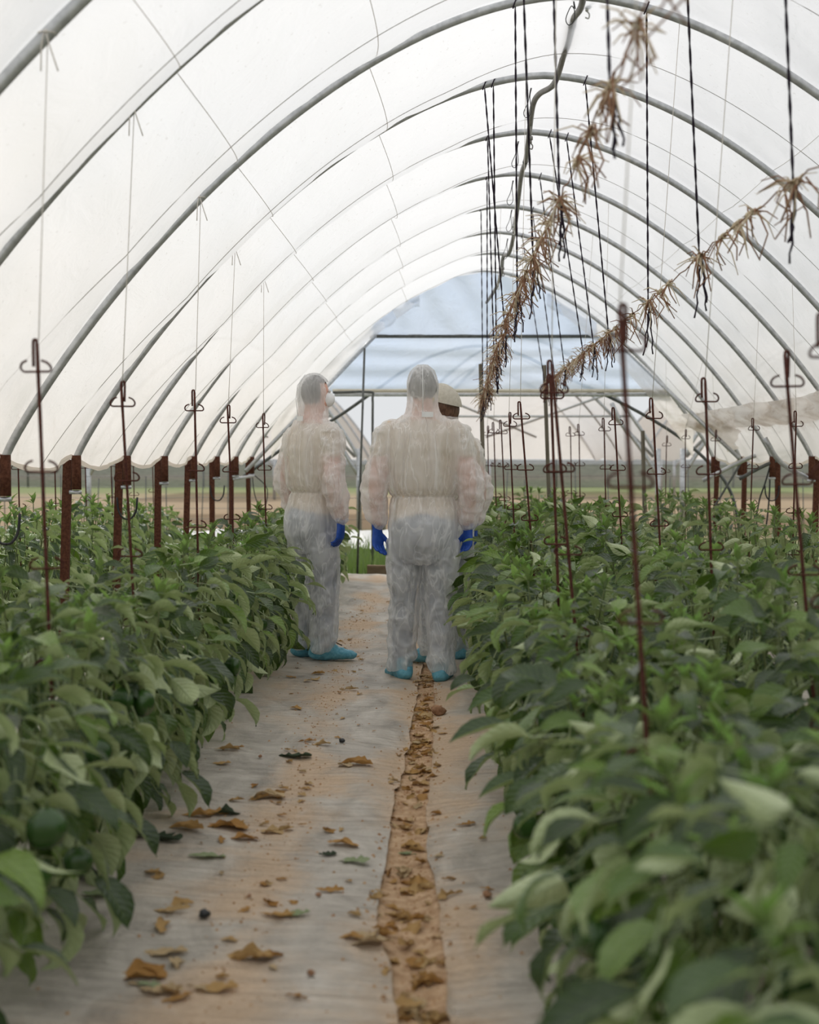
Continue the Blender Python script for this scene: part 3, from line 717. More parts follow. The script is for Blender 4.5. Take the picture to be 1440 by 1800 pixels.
def place_plant(kind, x, y, rz, sx, sz, label, group, cut=None):
    st, leaves, shoots, fruits = random.choice(PROTO[kind])
    root = thing('pepper_plant', label, 'plant', (x, y, ground_z(x, y) if -2.2 < x < 3.6 else -0.05), rz, group)
    root.scale = (sx, sx, sz)
    link('stem', st, root)
    for vi, Mx in leaves: 
        o = bpy.data.objects.new('leaf', LEAVES[vi]); COL.objects.link(o); o.parent = root; o.matrix_local = Mx
    for vi, Mx in shoots:
        o = bpy.data.objects.new('shoot', YOUNG[vi]); COL.objects.link(o); o.parent = root; o.matrix_local = Mx
    if kind != 'far':
        for vi, Mx in fruits:
            o = bpy.data.objects.new('pepper', PEPPERS[vi]); COL.objects.link(o); o.parent = root; o.matrix_local = Mx
    return root
ROWS = [('left', -1.09, 2.0, 14.4, 0.36, 'in the row left of the path', 'pepper plants in the left path row'),
        ('right', 0.52, 1.25, 14.4, 0.36, 'in the row right of the path', 'pepper plants in the right path row'),
        ('second', 1.18, 2.0, 14.4, 0.38, 'in the second row right of the path', 'pepper plants in the second right row'),
        ('third', 2.45, 5.4, 14.4, 0.48, 'in the third row right of the path', 'pepper plants in the third right row'),
        ('outer', -2.72, 6.2, 14.6, 0.30, 'in the row behind the left posts', 'pepper plants behind the left posts')]
for key, x0, ya, yb, step, where, grp in ROWS:
    y = ya; k = 0
    while y < yb:
        x = x0 + random.uniform(-0.04, 0.04)
        if key == 'right': x = x0 + interp(y, [1.2, 3, 6, 12], [0.06, 0.0, 0.02, 0.08]) + random.uniform(-.04, .04)
        if key == 'left' and 7.0 < y < 8.3: x += 0.07
        if key == 'left' and 8.3 < y < 9.2: x -= 0.06
        sz = random.uniform(0.93, 1.07); sx = random.uniform(0.95, 1.1)
        if key == 'outer': sz *= interp(y, [7, 9, 13, 14.6], [1.05, 1.05, 0.95, 0.75])
        if key == 'left': sz *= 0.87
        if key == 'right': sz *= interp(y, [1.2, 3, 7, 11], [0.84, 0.82, 0.86, 0.92])
        if key == 'third': sz *= 0.95
        if key == 'second': sz *= interp(y, [2, 4, 8], [0.92, 0.92, 0.93])
        kind = 'near' if y < 5.6 and key in ('left', 'right', 'second') else ('mid' if key in ('left', 'right', 'second') and y < 11 else 'far')
        place_plant(kind, x, y, random.uniform(0, 6.28), sx, sz, 'bushy green pepper plant, %s from the front %s' % (ORD[k], where), grp)
        y += step * random.uniform(0.88, 1.12); k += 1

# ------------------------------------------------------------------ hook rods with bent clips, strings, stakes
def hook_rod(top, bot, label, grp, clip_yaw=0.0, nclip=4, loop=True):
    top = Vector(top); bot = Vector(bot); d = (bot - top).normalized()
    base = top + d * ((top.z + 0.08) / -d.z)
    root = thing('hook_rod', label, 'rod', base, 0, grp)
    m = MB(); Lr = (top - base).length; n = 24
    m.tube([(top - base) * (i / n) for i in range(n + 1)], [0.0052 + (0.0006 if i % 2 else 0) for i in range(n + 1)], 6); m.build('rod', M_rod, root)
    t = top - base; m = MB(); sgn = random.choice((-1, 1))
    m.tube(spline([t, t + Vector((0.002 * sgn, 0.002, 0.010)), t + Vector((0.009 * sgn, 0.005, 0.011)), t + Vector((0.0125 * sgn, 0.006, 0.0)), t + Vector((0.0115 * sgn, 0.004, -0.065))], 4), 0.0045, 6); m.build('hook', M_rod, root)
    for c in range(nclip):
        p = t + d * (0.085 + 0.28 * c + random.uniform(-.01, .01)); yaw = clip_yaw + random.uniform(-.35, .35)
        R = Matrix.Rotation(yaw, 3, 'Z') @ Matrix.Rotation(random.uniform(0.35, 0.6), 3, 'X')
        sh = [(-0.022, 0.0, 0.036), (-0.038, 0.0, 0.028), (-0.046, 0, 0.013), (-0.04, 0, 0.001), (-0.02, 0, 0), (0.02, 0, 0), (0.04, 0, 0.001), (0.046, 0, 0.013), (0.038, 0, 0.028), (0.022, 0, 0.036)]
        m = MB(); m.tube(spline([p + R @ Vector((a, b - 0.008, c_)) for a, b, c_ in sh], 3), 0.0034, 6); m.build('clip', M_rod, root)
    return root
rods = []
def rods_row(lst, Yh, where, grp):
    for k, (tx, ty, bx, by) in enumerate(lst):
        Y = Yh[k]; t = at(tx, ty, Y); b = at(bx, by, Y)
        hook_rod(t, b, 'rusty steel hook rod with bent clips, %s from the front %s' % (ORD[k], where), grp); rods.append((t, where))
rods_row([(65, 604, 85, 1080), (213, 676, 230, 970), (342, 690, 347, 930), (400, 716, 408, 900), (462, 730, 467, 900)], [3.88, 5.2, 6.6, 7.96, 9.32], 'in the left path row', 'hook rods of the left path row')
rods_row([(1090, 545, 1130, 1190), (970, 640, 1010, 1090), (968, 664, 980, 1000), (915, 710, 935, 960), (895, 728, 905, 950), (881, 741, 888, 900), (868, 745, 872, 880), (857, 751, 860, 880)], [2.8, 4.6, 5.3, 7.6, 9.3, 11.2, 12.2, 13.6], 'in the right path row', 'hook rods of the right path row')
rods_row([(1380, 624, 1415, 1040), (1240, 670, 1250, 975), (1147, 704, 1160, 950), (1080, 720, 1090, 900), (1062, 738, 1065, 885), (1018, 748, 1020, 880), (1003, 752, 1005, 880)], [4.0, 5.3, 7.0, 8.3, 10.5, 12.6, 13.6], 'in the second right row', 'hook rods of the second right row')
rods_row([(1400, 726, 1396, 880), (1325, 738, 1320, 890), (1258, 758, 1256, 880), (1205, 757, 1205, 880), (1172, 768, 1170, 880)], [9.0, 10.6, 13.0, 14.0, 14.4], 'in the third right row', 'hook rods of the third right row')
for k in range(7):
    y = 8.6 + 0.95 * k; x = -2.85
    hook_rod((x, y, 1.56), (x + 0.02, y, 0.3), 'rusty steel hook rod behind the left posts, %s from the front' % ORD[k], 'hook rods behind the left posts')
hook_rod(at(1449, 560, 3.1), at(1456, 1040, 3.1), 'rusty steel hook rod at the right edge beside the nearest leaves', None)
def string(a, b, label, grp=None, r=0.0016):
    a = Vector(a); b = Vector(b); m = MB(); mid = a.lerp(b, 0.5)
    m.tube([a, a.lerp(b, .33), a.lerp(b, .66), b], r, 4)
    tag(m.build('hanging_string', M_string), label, 'string', grp)
    return a
def hoop_pt(k, x): return Vector((x, HOOPS[k], roof_z(x) - 0.021))
for k, (px, hk, rk) in enumerate(((90, 1, 0), (240, 2, 1), (355, 3, 2), (415, 4, 3), (465, 5, 4))):
    xx = (px - 745) * HOOPS[hk] / 2400
    p = hoop_pt(hk, xx)
    string(p, rods[rk][0] + Vector((0.005, 0, 0.01)), 'white string tied from the hoop down to the %s hook rod of the left row' % ORD[k], 'strings above the left hook rods')
    m = MB()
    for q in range(2): m.tube(spline([p + Vector((0, -0.02, 0.03)), p + Vector((0.02 * (q - .5), -0.026, -0.01)), p + Vector((0.05 * (q - .3), -0.02, -0.09))], 3), 0.0022, 4)
    m.tube([p + Vector((0.028 * math.cos(a_ / 10 * 2 * PI), 0.028 * math.sin(a_ / 10 * 2 * PI), 0.022)) for a_ in range(11)], 0.0022, 4)
    tag(m.build('string_knot', M_string), 'string knot around the %s hoop on the left' % ORD[hk], 'knot', 'string knots on the left hoops')
for k, (t, where) in enumerate(rods):
    if 'right row' in where or 'right path' in where:
        hk = min(range(len(HOOPS)), key=lambda j: abs(HOOPS[j] - t.y))
        if k % 3 == 1 and 'third' not in where: continue
        string(hoop_pt(hk, t.x + 0.05), t + Vector((0, 0, 0.012)), 'thin white string above hook rods %s, %s from the front' % (where, ORD[sum(1 for q in rods[:k] if q[1] == where)]), 'strings above the hook rods ' + where)
for k, (px0, py0, px1, py1, Y, lb) in enumerate(((845, 640, 851, 905, 12.4, 'weathered stake at the far end of the first garland'), (957, 642, 966, 900, 13.4, 'weathered stake at the far end of the second garland'), (1130, 757, 1133, 900, 14.6, 'short weathered stake at the far end of the second right row'))):
    a = at(px0, py0, Y); b = at(px1, py1, Y); d = (b - a); b2 = a + d * ((a.z + 0.07) / -d.z)
    m = MB(); m.tube([b2, a], 0.02 if k < 2 else 0.022, 7); tag(m.build('row_stake', M_stake), lb, 'stake')

# ------------------------------------------------------------------ garlands of straw on support wires, black twine
G1 = [(2.0, 0.5, 1.05), (2.6, 0.5, 1.03), (3.04, 0.5, 1.02), (5.0, 0.5, 0.95), (6.5, 0.5, 0.91), (8.3, 0.5, 0.84), (10.0, 0.5, 0.68), (11.4, 0.49, 0.50), (12.4, 0.52, 0.42)]
G2 = [(2.4, 1.15, 0.86), (3.97, 1.15, 0.85), (4.97, 1.15, 0.86), (7.0, 1.15, 0.80), (8.76, 1.15, 0.77), (11.0, 1.15, 0.74), (13.4, 1.14, 0.66)]
def gpos(G, y): return Vector((interp(y, [g[0] for g in G], [g[1] for g in G]), y, EYE + interp(y, [g[0] for g in G], [g[2] for g in G])))
def garland(G, ys, seed, label, big):
    rr = random.Random(seed); root = thing('straw_garland', label, 'garland')
    m = MB(); y0, y1 = G[0][0], G[-1][0]; n = 90
    m.tube([gpos(G, y0 + (y1 - y0) * i / n) + Vector((0.006 * math.sin(i * 1.7), 0, 0.008 * math.sin(i * 2.3))) for i in range(n + 1)], 0.0028, 5); m.build('wire', M_straw_red, root)
    for y, dens in ys:
        p = gpos(G, y); s = MB()
        for q in range(int((20 if big else 16) * dens)):
            a = rr.uniform(0, 2 * PI); el = rr.uniform(-1.3, 0.8); L = rr.uniform(0.03, 0.115) * (1.15 if el < -0.6 else 1)
            d = Vector((math.cos(a) * math.cos(el), math.sin(a) * math.cos(el) * 0.9, math.sin(el)))
            o = p + Vector((0, rr.uniform(-.06, .06), 0))
            kink = Vector((rr.uniform(-.02, .02), rr.uniform(-.02, .02), -L * 0.3))
            s.tube([o, o + d * L * .55, o + d * L + kink], [0.0032, 0.0026, 0.0016], 4, rr.choice((0, 0, 1)))
        for q in range(8):   # windings on the wire
            o = p + Vector((0, rr.uniform(-.05, .05), 0)); s.tube([o + Vector((0.009 * math.cos(w_), 0.004 * w_ - 0.012, 0.009 * math.sin(w_))) for w_ in (0, 1.2, 2.4, 3.6, 4.8, 6.0)], 0.003, 4)
        s.build('straw_tuft', [M_straw, M_straw_red], root)
        s = MB()
        for q in range(int(3 * dens) + rr.randrange(1, 3)):   # hanging reddish stalks
            o = p + Vector((rr.uniform(-.01, .01), rr.uniform(-.12, .12), 0)); L = rr.uniform(0.07, 0.17)
            s.tube([o, o + Vector((rr.uniform(-.03, .05), rr.uniform(-.02, .02), -L * .5)), o + Vector((rr.uniform(-.05, .07), rr.uniform(-.03, .03), -L))], [0.0034, 0.003, 0.0024], 4)
        tag(s.build('dry_stalk', M_straw_red, root), kind='stuff')
    return root
def tassel(p, seed, L=0.26, n=3):
    rr = random.Random(seed); s = MB()
    for q in range(n):
        l = L * rr.uniform(0.6, 1.0); x = rr.uniform(-.012, .012); y = rr.uniform(-.012, .012)
        s.tube([p + Vector((x * i / 3 + 0.004 * math.sin(i * 2.1 + q), y, -l * i / 8)) for i in range(9)], [0.004 - 0.0008 * (i % 2) for i in range(9)], 4)
    return s
k1 = [(2.25, 1.6), (2.75, 1.2), (3.25, 1.0), (3.72, 1.6), (4.15, 0.7), (4.5, 0.9), (5.08, 1.7), (5.5, 1.0), (5.85, 1.1), (6.3, 1.6), (6.7, 1.1), (7.0, 1.0), (7.36, 1.6), (7.75, 1.0), (8.1, 1.2), (8.5, 1.6), (8.85, 1.3), (9.15, 1.4), (9.45, 1.5), (9.75, 1.6), (10.05, 1.5), (10.35, 1.6), (10.7, 1.8), (11.0, 1.7), (11.35, 1.8), (11.65, 1.6)]
k2 = [(2.9, 1.3), (3.35, 1.2), (4.3, 1.8), (4.85, 0.9), (5.05, 0.6), (5.3, 0.6), (5.75, 1.8), (6.45, 0.5), (6.7, 0.6), (7.05, 1.5), (7.6, 0.5), (7.9, 0.7), (8.25, 0.8), (8.55, 1.5), (8.9, 0.8), (9.3, 1.5), (9.6, 1.2), (9.9, 1.4), (10.2, 1.5), (10.5, 1.3), (10.85, 1.5), (11.2, 1.4), (11.6, 1.6), (12.0, 1.3), (12.4, 1.3), (12.9, 1.2)]
garland(G1, k1, 11, 'straw garland wound on the wire over the first right row', True)
garland(G2, k2, 12, 'straw garland wound on the wire over the second right row', False)
def twine(G, yb, hk, xt, k, where, L=0.26, n=3, r=0.0052):
    b = gpos(G, yb); t = hoop_pt(hk, xt)
    root = thing('black_twine', 'black twine reaching the garland %s, %s from the front' % (where, ORD[k]), 'twine', b, 0, 'black twines above the garland ' + where)
    m = MB(); N = 40
    for s in range(2):
        m.tube([(t - b) * (i / N) + Vector((0.0026 * math.cos(i * 1.3 + s * PI), 0.0026 * math.sin(i * 1.3 + s * PI), 0)) for i in range(N + 1)], r * 0.62, 5)
    m.build('strand', M_twine, root)
    m = MB(); q = t - b
    m.tube([q + Vector((0.027 * math.cos(a_ / 10 * 2 * PI) * 0.4, 0.028 * math.sin(a_ / 10 * 2 * PI), 0.022 + 0.028 * math.cos(a_ / 10 * 2 * PI))) for a_ in range(11)], 0.0035, 5); m.build('loop', M_twine, root)
    tassel(Vector((0.01, 0, 0)), int(yb * 100), L, n).build('tassel', M_twine, root)
for k, (yb, hk, xt, L) in enumerate(((3.72, 1, 0.5, 0.24), (5.08, 2, 0.45, 0.26), (6.3, 2, 0.34, 0.28), (7.36, 3, 0.435, 0.32), (8.5, 4, 0.35, 0.28), (9.45, 4, 0.40, 0.26), (9.75, 5, 0.43, 0.3), (10.7, 6, 0.49, 0.3), (11.35, 7, 0.5, 0.25))):
    twine(G1, yb, hk, xt, k, 'over the first right row', L)
for k, (yb, hk, xt, L) in enumerate(((4.3, 1, 1.0, 0.26), (5.75, 2, 0.92, 0.26), (7.05, 3, 1.06, 0.3), (8.55, 4, 0.93, 0.26), (9.3, 5, 0.965, 0.24), (9.9, 5, 0.85, 0.22), (11.2, 6, 0.9, 0.22), (12.0, 7, 0.95, 0.22), (12.9, 8, 0.96, 0.2))):
    twine(G2, yb, hk, xt, k, 'over the second right row', L)

# ------------------------------------------------------------------ fallen leaves, clods, crumbs
def fallen_mesh(k, mat, curl):
    rr = random.Random(700 + k); m = MB(); ph = rr.uniform(0, 6); asp = rr.uniform(0.2, 0.38); bend = rr.uniform(-0.5, 0.5); tw = rr.uniform(-0.9, 0.9)
    def fn(a, b):
        u = a; w = asp * math.sin(PI * min(1, u * 0.94 + 0.04) ** 0.8) + 0.015; q = b * 2 - 1
        w *= max(0.3, 1 + 1.1 * noise.noise(Vector((u * 8, 2.0 if q > 0 else -2.0, k * 3.3))))
        fold = curl * (0.6 + noise.noise(Vector((u * 3, 5, k))))
        x = w * q * math.cos(min(1.4, abs(q) * fold * 2)); z = w * abs(q) * math.sin(min(1.4, abs(q) * fold * 2))
        x, z = x * math.cos(tw * (u - 0.5)) - z * math.sin(tw * (u - 0.5)), z * math.cos(tw * (u - 0.5)) + x * math.sin(tw * (u - 0.5))
        z += 0.05 * noise.noise(Vector((u * 6, q * 3, k + 9))) + 0.05 * curl * math.sin(u * 6 + ph)
        return (x + bend * (u - 0.5) ** 2, u - 0.5, abs(z) * 0.6 + 0.01)
    m.grid(fn, 10, 4); return m.mesh('fallen_leaf', mat)
DRY = [fallen_mesh(k, M_dry, 0.25 + 0.09 * k) for k in range(9)]
PALE = [fallen_mesh(20 + k, M_palegreen, 0.35) for k in range(2)]
DARK = [fallen_mesh(30 + k, M_darkgreen, 0.5) for k in range(2)]
def fallen(p, size, me, label, grp, cat='leaf', rz=None, name='fallen_leaf', tilt=0.12, sy=1.0):
    o = bpy.data.objects.new(name, me); COL.objects.link(o)
    z = ground_z(p.x, p.y) + 0.004 - (0.012 if abs(p.x - seam_x(p.y)) < seam_w(p.y) and p.y < 9 else 0)
    o.location = (p.x, p.y, z); o.rotation_euler = (random.uniform(-tilt, tilt), random.uniform(-tilt, tilt), random.uniform(0, 6.28) if rz is None else rz)
    o.scale = (size * sy, size, size)
    return tag(o, label, cat, grp)
Z8 = lambda x, y: on_ground(200 + x / 2.057, 1150 + y / 2.057)
dlist = []
DL = 'dry curled tan leaf fallen on the grey mulch sheet'; DG = 'dry leaves on the mulch sheet'
for (x, y, s, rz) in ((750, 340, 9, 1.7), (640, 100, 7, 1.2), (850, 145, 11, 1.4), (700, 325, 9, 1.5), (880, 405, 14, 1.5), (840, 410, 8, 0.6), (560, 520, 15, 1.2), (590, 510, 10, 0.3), (530, 530, 10, 2.2), (440, 540, 7, 1.5), (350, 590, 13, 1.45), (300, 600, 11, 1.6), (420, 630, 15, 1.3), (450, 625, 9, 0.5), (380, 640, 10, 1.9), (470, 672, 10, 1.8), (265, 665, 13, 1.35), (392, 690, 7, 0.2), (575, 640, 9, 1.2), (610, 635, 9, 2.0), (830, 690, 11, 1.5), (770, 640, 8, 0.5), (140, 812, 8, 1.0), (540, 820, 5, 0.2), (600, 805, 4, 1), (780, 842, 9, 1.5), (240, 920, 8, 1.8), (180, 1005, 11, 0.25), (205, 962, 11, 1.45), (560, 915, 7, 0.7), (595, 968, 11, 1.6), (870, 950, 5, 1), (180, 1088, 13, 1.45), (225, 1125, 8, 0.2), (480, 1105, 14, 1.5), (555, 1100, 9, 1.8), (575, 1135, 5, 0.2), (100, 1165, 14, 1.5), (150, 1150, 8, 0.6), (160, 1240, 12, 1.3), (205, 1235, 9, 0.5), (230, 1265, 8, 2), (370, 1222, 11, 1.5), (310, 1225, 8, 1.2), (660, 1238, 6, 1.3), (850, 800, 3, 1), (1275, 640, 8, 1.9), (1210, 797, 5, 1.4), (1350, 860, 5, 1.4), (920, 1040, 13, 1.7), (860, 1035, 7, 1.5), (1195, 1100, 6, 1), (1165, 575, 5, 1), (410, 380, 11, 1.6), (440, 372, 8, 1.5), (390, 415, 8, 1.5), (660, 205, 7, 1), (740, 80, 9, 1.3), (730, 100, 9, 0.4), (700, 110, 6, 2)):
    dlist.append((x, y, s, rz))
for k, (x, y, s, rz) in enumerate(sorted(dlist, key=lambda q: -q[1])):
    fallen(Z8(x, y), s / 100 * 0.95, random.choice(DRY), 'dry curled tan leaf on the mulch beside the seam, %s from the front' % ORD[k], DG, rz=rz)
GL = 'pale green fallen leaf '
for (x, y, s, rz, me, lb) in ((335, 752, 12, 1.55, PALE[0], GL + 'with a dry leaf on its end, on the left mulch sheet'), (865, 737, 11, 1.45, PALE[1], GL + 'near the middle of the left mulch sheet'), (775, 722, 6, 1.9, DARK[0], 'dark twisted leaf touching the pale green leaf on the left sheet'), (400, 588, 11, 1.55, DARK[1], 'dark green wilted leaf among tan leaves on the left sheet'), (655, 385, 14, 1.6, DARK[0], 'long dark green wilted leaf lying farthest up the left sheet'), (660, 962, 8, 1.9, PALE[0], 'small yellow-green leaf beside a tan one on the left sheet'), (118, 1207, 7, 1.5, PALE[1], 'small bright green leaf among tan leaves low on the left sheet'), (1062, 690, 7, 1.3, PALE[0], GL + 'lying in the soil seam'), (20, 900, 8, 1.2, PALE[1], GL + 'under the left row edge')):
    fallen(Z8(x, y), s / 100, me, lb, None, rz=rz)
for (px, py, s, rz, me, lb) in ((170, 1590, 0.13, 1.4, PALE[0], 'broad pale green leaf fallen beside the nearest left hook rod'), (150, 1565, 0.11, 1.2, DARK[1], 'dark wilted leaf behind the broad pale green leaf'), (285, 1490, 0.14, 0.9, DARK[0], 'long dark wilted leaf trailing from the left row'), (230, 1492, 0.14, 1.5, DARK[1], 'flat dark leaf under the long trailing leaf')):
    fallen(on_ground(px, py), s, me, lb, None, rz=rz)
for k in range(190):
    y = 2.9 + 5.2 * random.random() ** 1.4; x = seam_x(y) + random.gauss(0, 0.45) * (seam_w(y) + 0.02)
    fallen(Vector((x, y, 0)), random.uniform(0.03, 0.095), random.choice(DRY), 'dry tan leaf lying in the soil seam down the path', 'dry leaves in the soil seam', tilt=0.35)
for k in range(90):
    y = 3.2 + 9 * random.random() ** 1.2; x = random.choice((-0.48 + random.gauss(0, 0.09), random.uniform(-0.85, 0.2)))
    fallen(Vector((x, y, 0)), random.uniform(0.02, 0.05), random.choice(DRY), 'small dry leaf scrap on the dusty mulch sheet', 'small leaf scraps on the mulch')
def clod_mesh(k, mat, sz=0.35):
    m = MB(); m.ell((0, 0, 0.25), (0.5, 0.42, 0.3), 10, 7)
    m.v = [tuple(Vector(v) * (1 + sz * noise.noise(Vector(v) * 2.7 + Vector((k, 0, 0))))) for v in m.v]; return m.mesh('earth_clod', mat)
CL = [clod_mesh(k, M_clod) for k in range(3)]; CB = clod_mesh(8, M_blackbit, 0.6)
for (x, y, s, me, lb) in ((1175, 218, 0.085, CL[0], 'largest red earth clod in the seam near the feet'), (1350, 893, 0.032, CL[1], 'pale red clod beside the right row'), (325, 980, 0.035, CB, 'black film scrap on the left mulch sheet'), (1305, 437, 0.02, CL[2], 'small pale clod on the right mulch sheet'), (712, 1165, 0.022, CL[1], 'small red clod low on the left mulch sheet'), (740, 868, 0.02, CL[2], 'small grey-brown clod in mid sheet'), (490, 873, 0.016, CL[0], 'small red crumb of earth on the left sheet'), (530, 395, 0.02, CL[1], 'small dark clod beside the trail of crumbs'), (825, 327, 0.03, CB, 'black scrap farther up the left mulch sheet')):
    fallen(Z8(x, y), s, me, lb, None, 'clod' if me is not CB else 'scrap', name='earth_clod' if me is not CB else 'film_scrap')
m = MB()
for k in range(3600):
    if k < 2300: y = 2.7 + 6 * random.random(); x = seam_x(y) + random.gauss(0, 0.62) * (seam_w(y) + 0.012)
    else: y = 2.8 + 10 * random.random(); x = random.choice((-0.48 + random.gauss(0, 0.11), random.uniform(-0.95, 0.3), -0.5 + random.gauss(0, 0.05)))
    s = random.uniform(0.0025, 0.009) * (1.15 if k < 2300 else 0.8); z = ground_z(x, y) - (0.012 if k < 2300 and abs(x - seam_x(y)) < seam_w(y) else 0)
    a = random.uniform(0, 3); c, sn = math.cos(a) * s, math.sin(a) * s; f = random.uniform(0.4, 1.3)
    m.add([(x + c, y + sn, z), (x - sn * f, y + c * f, z), (x - c, y - sn, z), (x + sn * f, y - c * f, z), (x, y, z + s * random.uniform(0.5, 1.2))], [(0, 1, 4), (1, 2, 4), (2, 3, 4), (3, 0, 4)])
tag(m.build('soil_crumbs', M_crumb, smooth=False), 'crumbs of orange soil and leaf scattered down the path', 'soil', kind='stuff')

# ------------------------------------------------------------------ people
def remesh(mb, name, voxel, smooth=6, fac=0.5):
    o = bpy.data.objects.new('tmp', mb.mesh('tmp', M_skin)); COL.objects.link(o)
    r = o.modifiers.new('r', 'REMESH'); r.mode = 'VOXEL'; r.voxel_size = voxel
    s = o.modifiers.new('s', 'SMOOTH'); s.iterations = smooth; s.factor = fac
    dg = bpy.context.evaluated_depsgraph_get(); dg.update()
    me = bpy.data.meshes.new_from_object(o.evaluated_get(dg), depsgraph=dg)
    bpy.data.objects.remove(o); me.name = name; me.materials.clear()
    me.polygons.foreach_set('use_smooth', [True] * len(me.polygons)); return me
def loft(m, rows, n=20):
    """rows: (x, y, z, rx, ry)"""
    m.tube([(r[0], r[1], r[2]) for r in rows], [(r[3], r[4]) for r in rows], n)
def chain(m, pts, rads, n=14, k=4):
    P = spline(pts, k); R = [interp(i / k, list(range(len(rads))), rads) for i in range(len(P))]
    m.tube(P, R, n)
    m.ell(P[0], (R[0],) * 3, 12, 8); m.ell(P[-1], (R[-1],) * 3, 12, 8)
def glove_mesh(side, curl=0.5):
    """hand hanging along -Z from the wrist at the origin; thumb towards +Y, palm towards -X*side (the body)"""
    m = MB(); inn = -side
    loft(m, [(0, 0, 0.035, 0.027, 0.036), (0, 0, 0.0, 0.024, 0.031), (0, 0.002, -0.03, 0.021, 0.036), (inn * 0.003, 0.002, -0.065, 0.018, 0.042), (inn * 0.006, 0, -0.092, 0.015, 0.041), (inn * 0.008, 0, -0.103, 0.011, 0.036)], 14)
    for j, (yy, L, r) in enumerate(((0.030, 0.072, 0.0095), (0.010, 0.08, 0.010), (-0.011, 0.074, 0.0095), (-0.031, 0.058, 0.0085))):
        p = Vector((inn * 0.006, yy * 0.95, -0.088)); a = 0.15 + curl * 0.2; pts = [p]; 
        for seg in (0.45, 0.32, 0.23):
            a += curl * (0.45 + 0.08 * j)
            p = p + Vector((inn * math.sin(a), yy * 0.12, -math.cos(a))) * (L * seg); pts.append(p)
        chain(m, pts, [r * 1.08, r, r * 0.95, r * 0.78], 10, 3)
    chain(m, [Vector((inn * 0.004, 0.022, -0.03)), Vector((inn * 0.018, 0.046, -0.058)), Vector((inn * 0.026, 0.054, -0.085)), Vector((inn * 0.03, 0.052, -0.108))], [0.014, 0.012, 0.0105, 0.0085], 10, 3)
    me = remesh(m, 'glove', 0.0036, 3); me.materials.append(M_glove); return me
def shoe_mesh(seed):
    m = MB(); rows = [(-0.095, 0.03, 0.05), (-0.08, 0.045, 0.085), (-0.04, 0.052, 0.125), (0.0, 0.054, 0.13), (0.05, 0.053, 0.10), (0.10, 0.054, 0.075), (0.15, 0.05, 0.06), (0.185, 0.038, 0.048), (0.20, 0.02, 0.035)]
    m.tube([(0, y, h / 2) for y, w, h in rows], [(w, h / 2) for y, w, h in rows], 20)
    loft(m, [(0, -0.03, 0.06, 0.05, 0.055), (0, -0.03, 0.125, 0.05, 0.056), (0, -0.03, 0.14, 0.045, 0.05)], 18)
    me = remesh(m, 'shoe_cover', 0.007, 4); me.materials.append(M_cover)
    for v in me.vertices:
        c = v.co; n = v.normal
        d = 0.006 * abs(noise.noise(c * 26 + Vector((seed, 0, 0)))) + 0.004 * math.sin(c.y * 120 + c.x * 60) * (1 if c.z > 0.07 else 0.4)
        v.co = c + n * d
        if v.co.z < 0.004: v.co.z = 0.002
    me.update(); return me
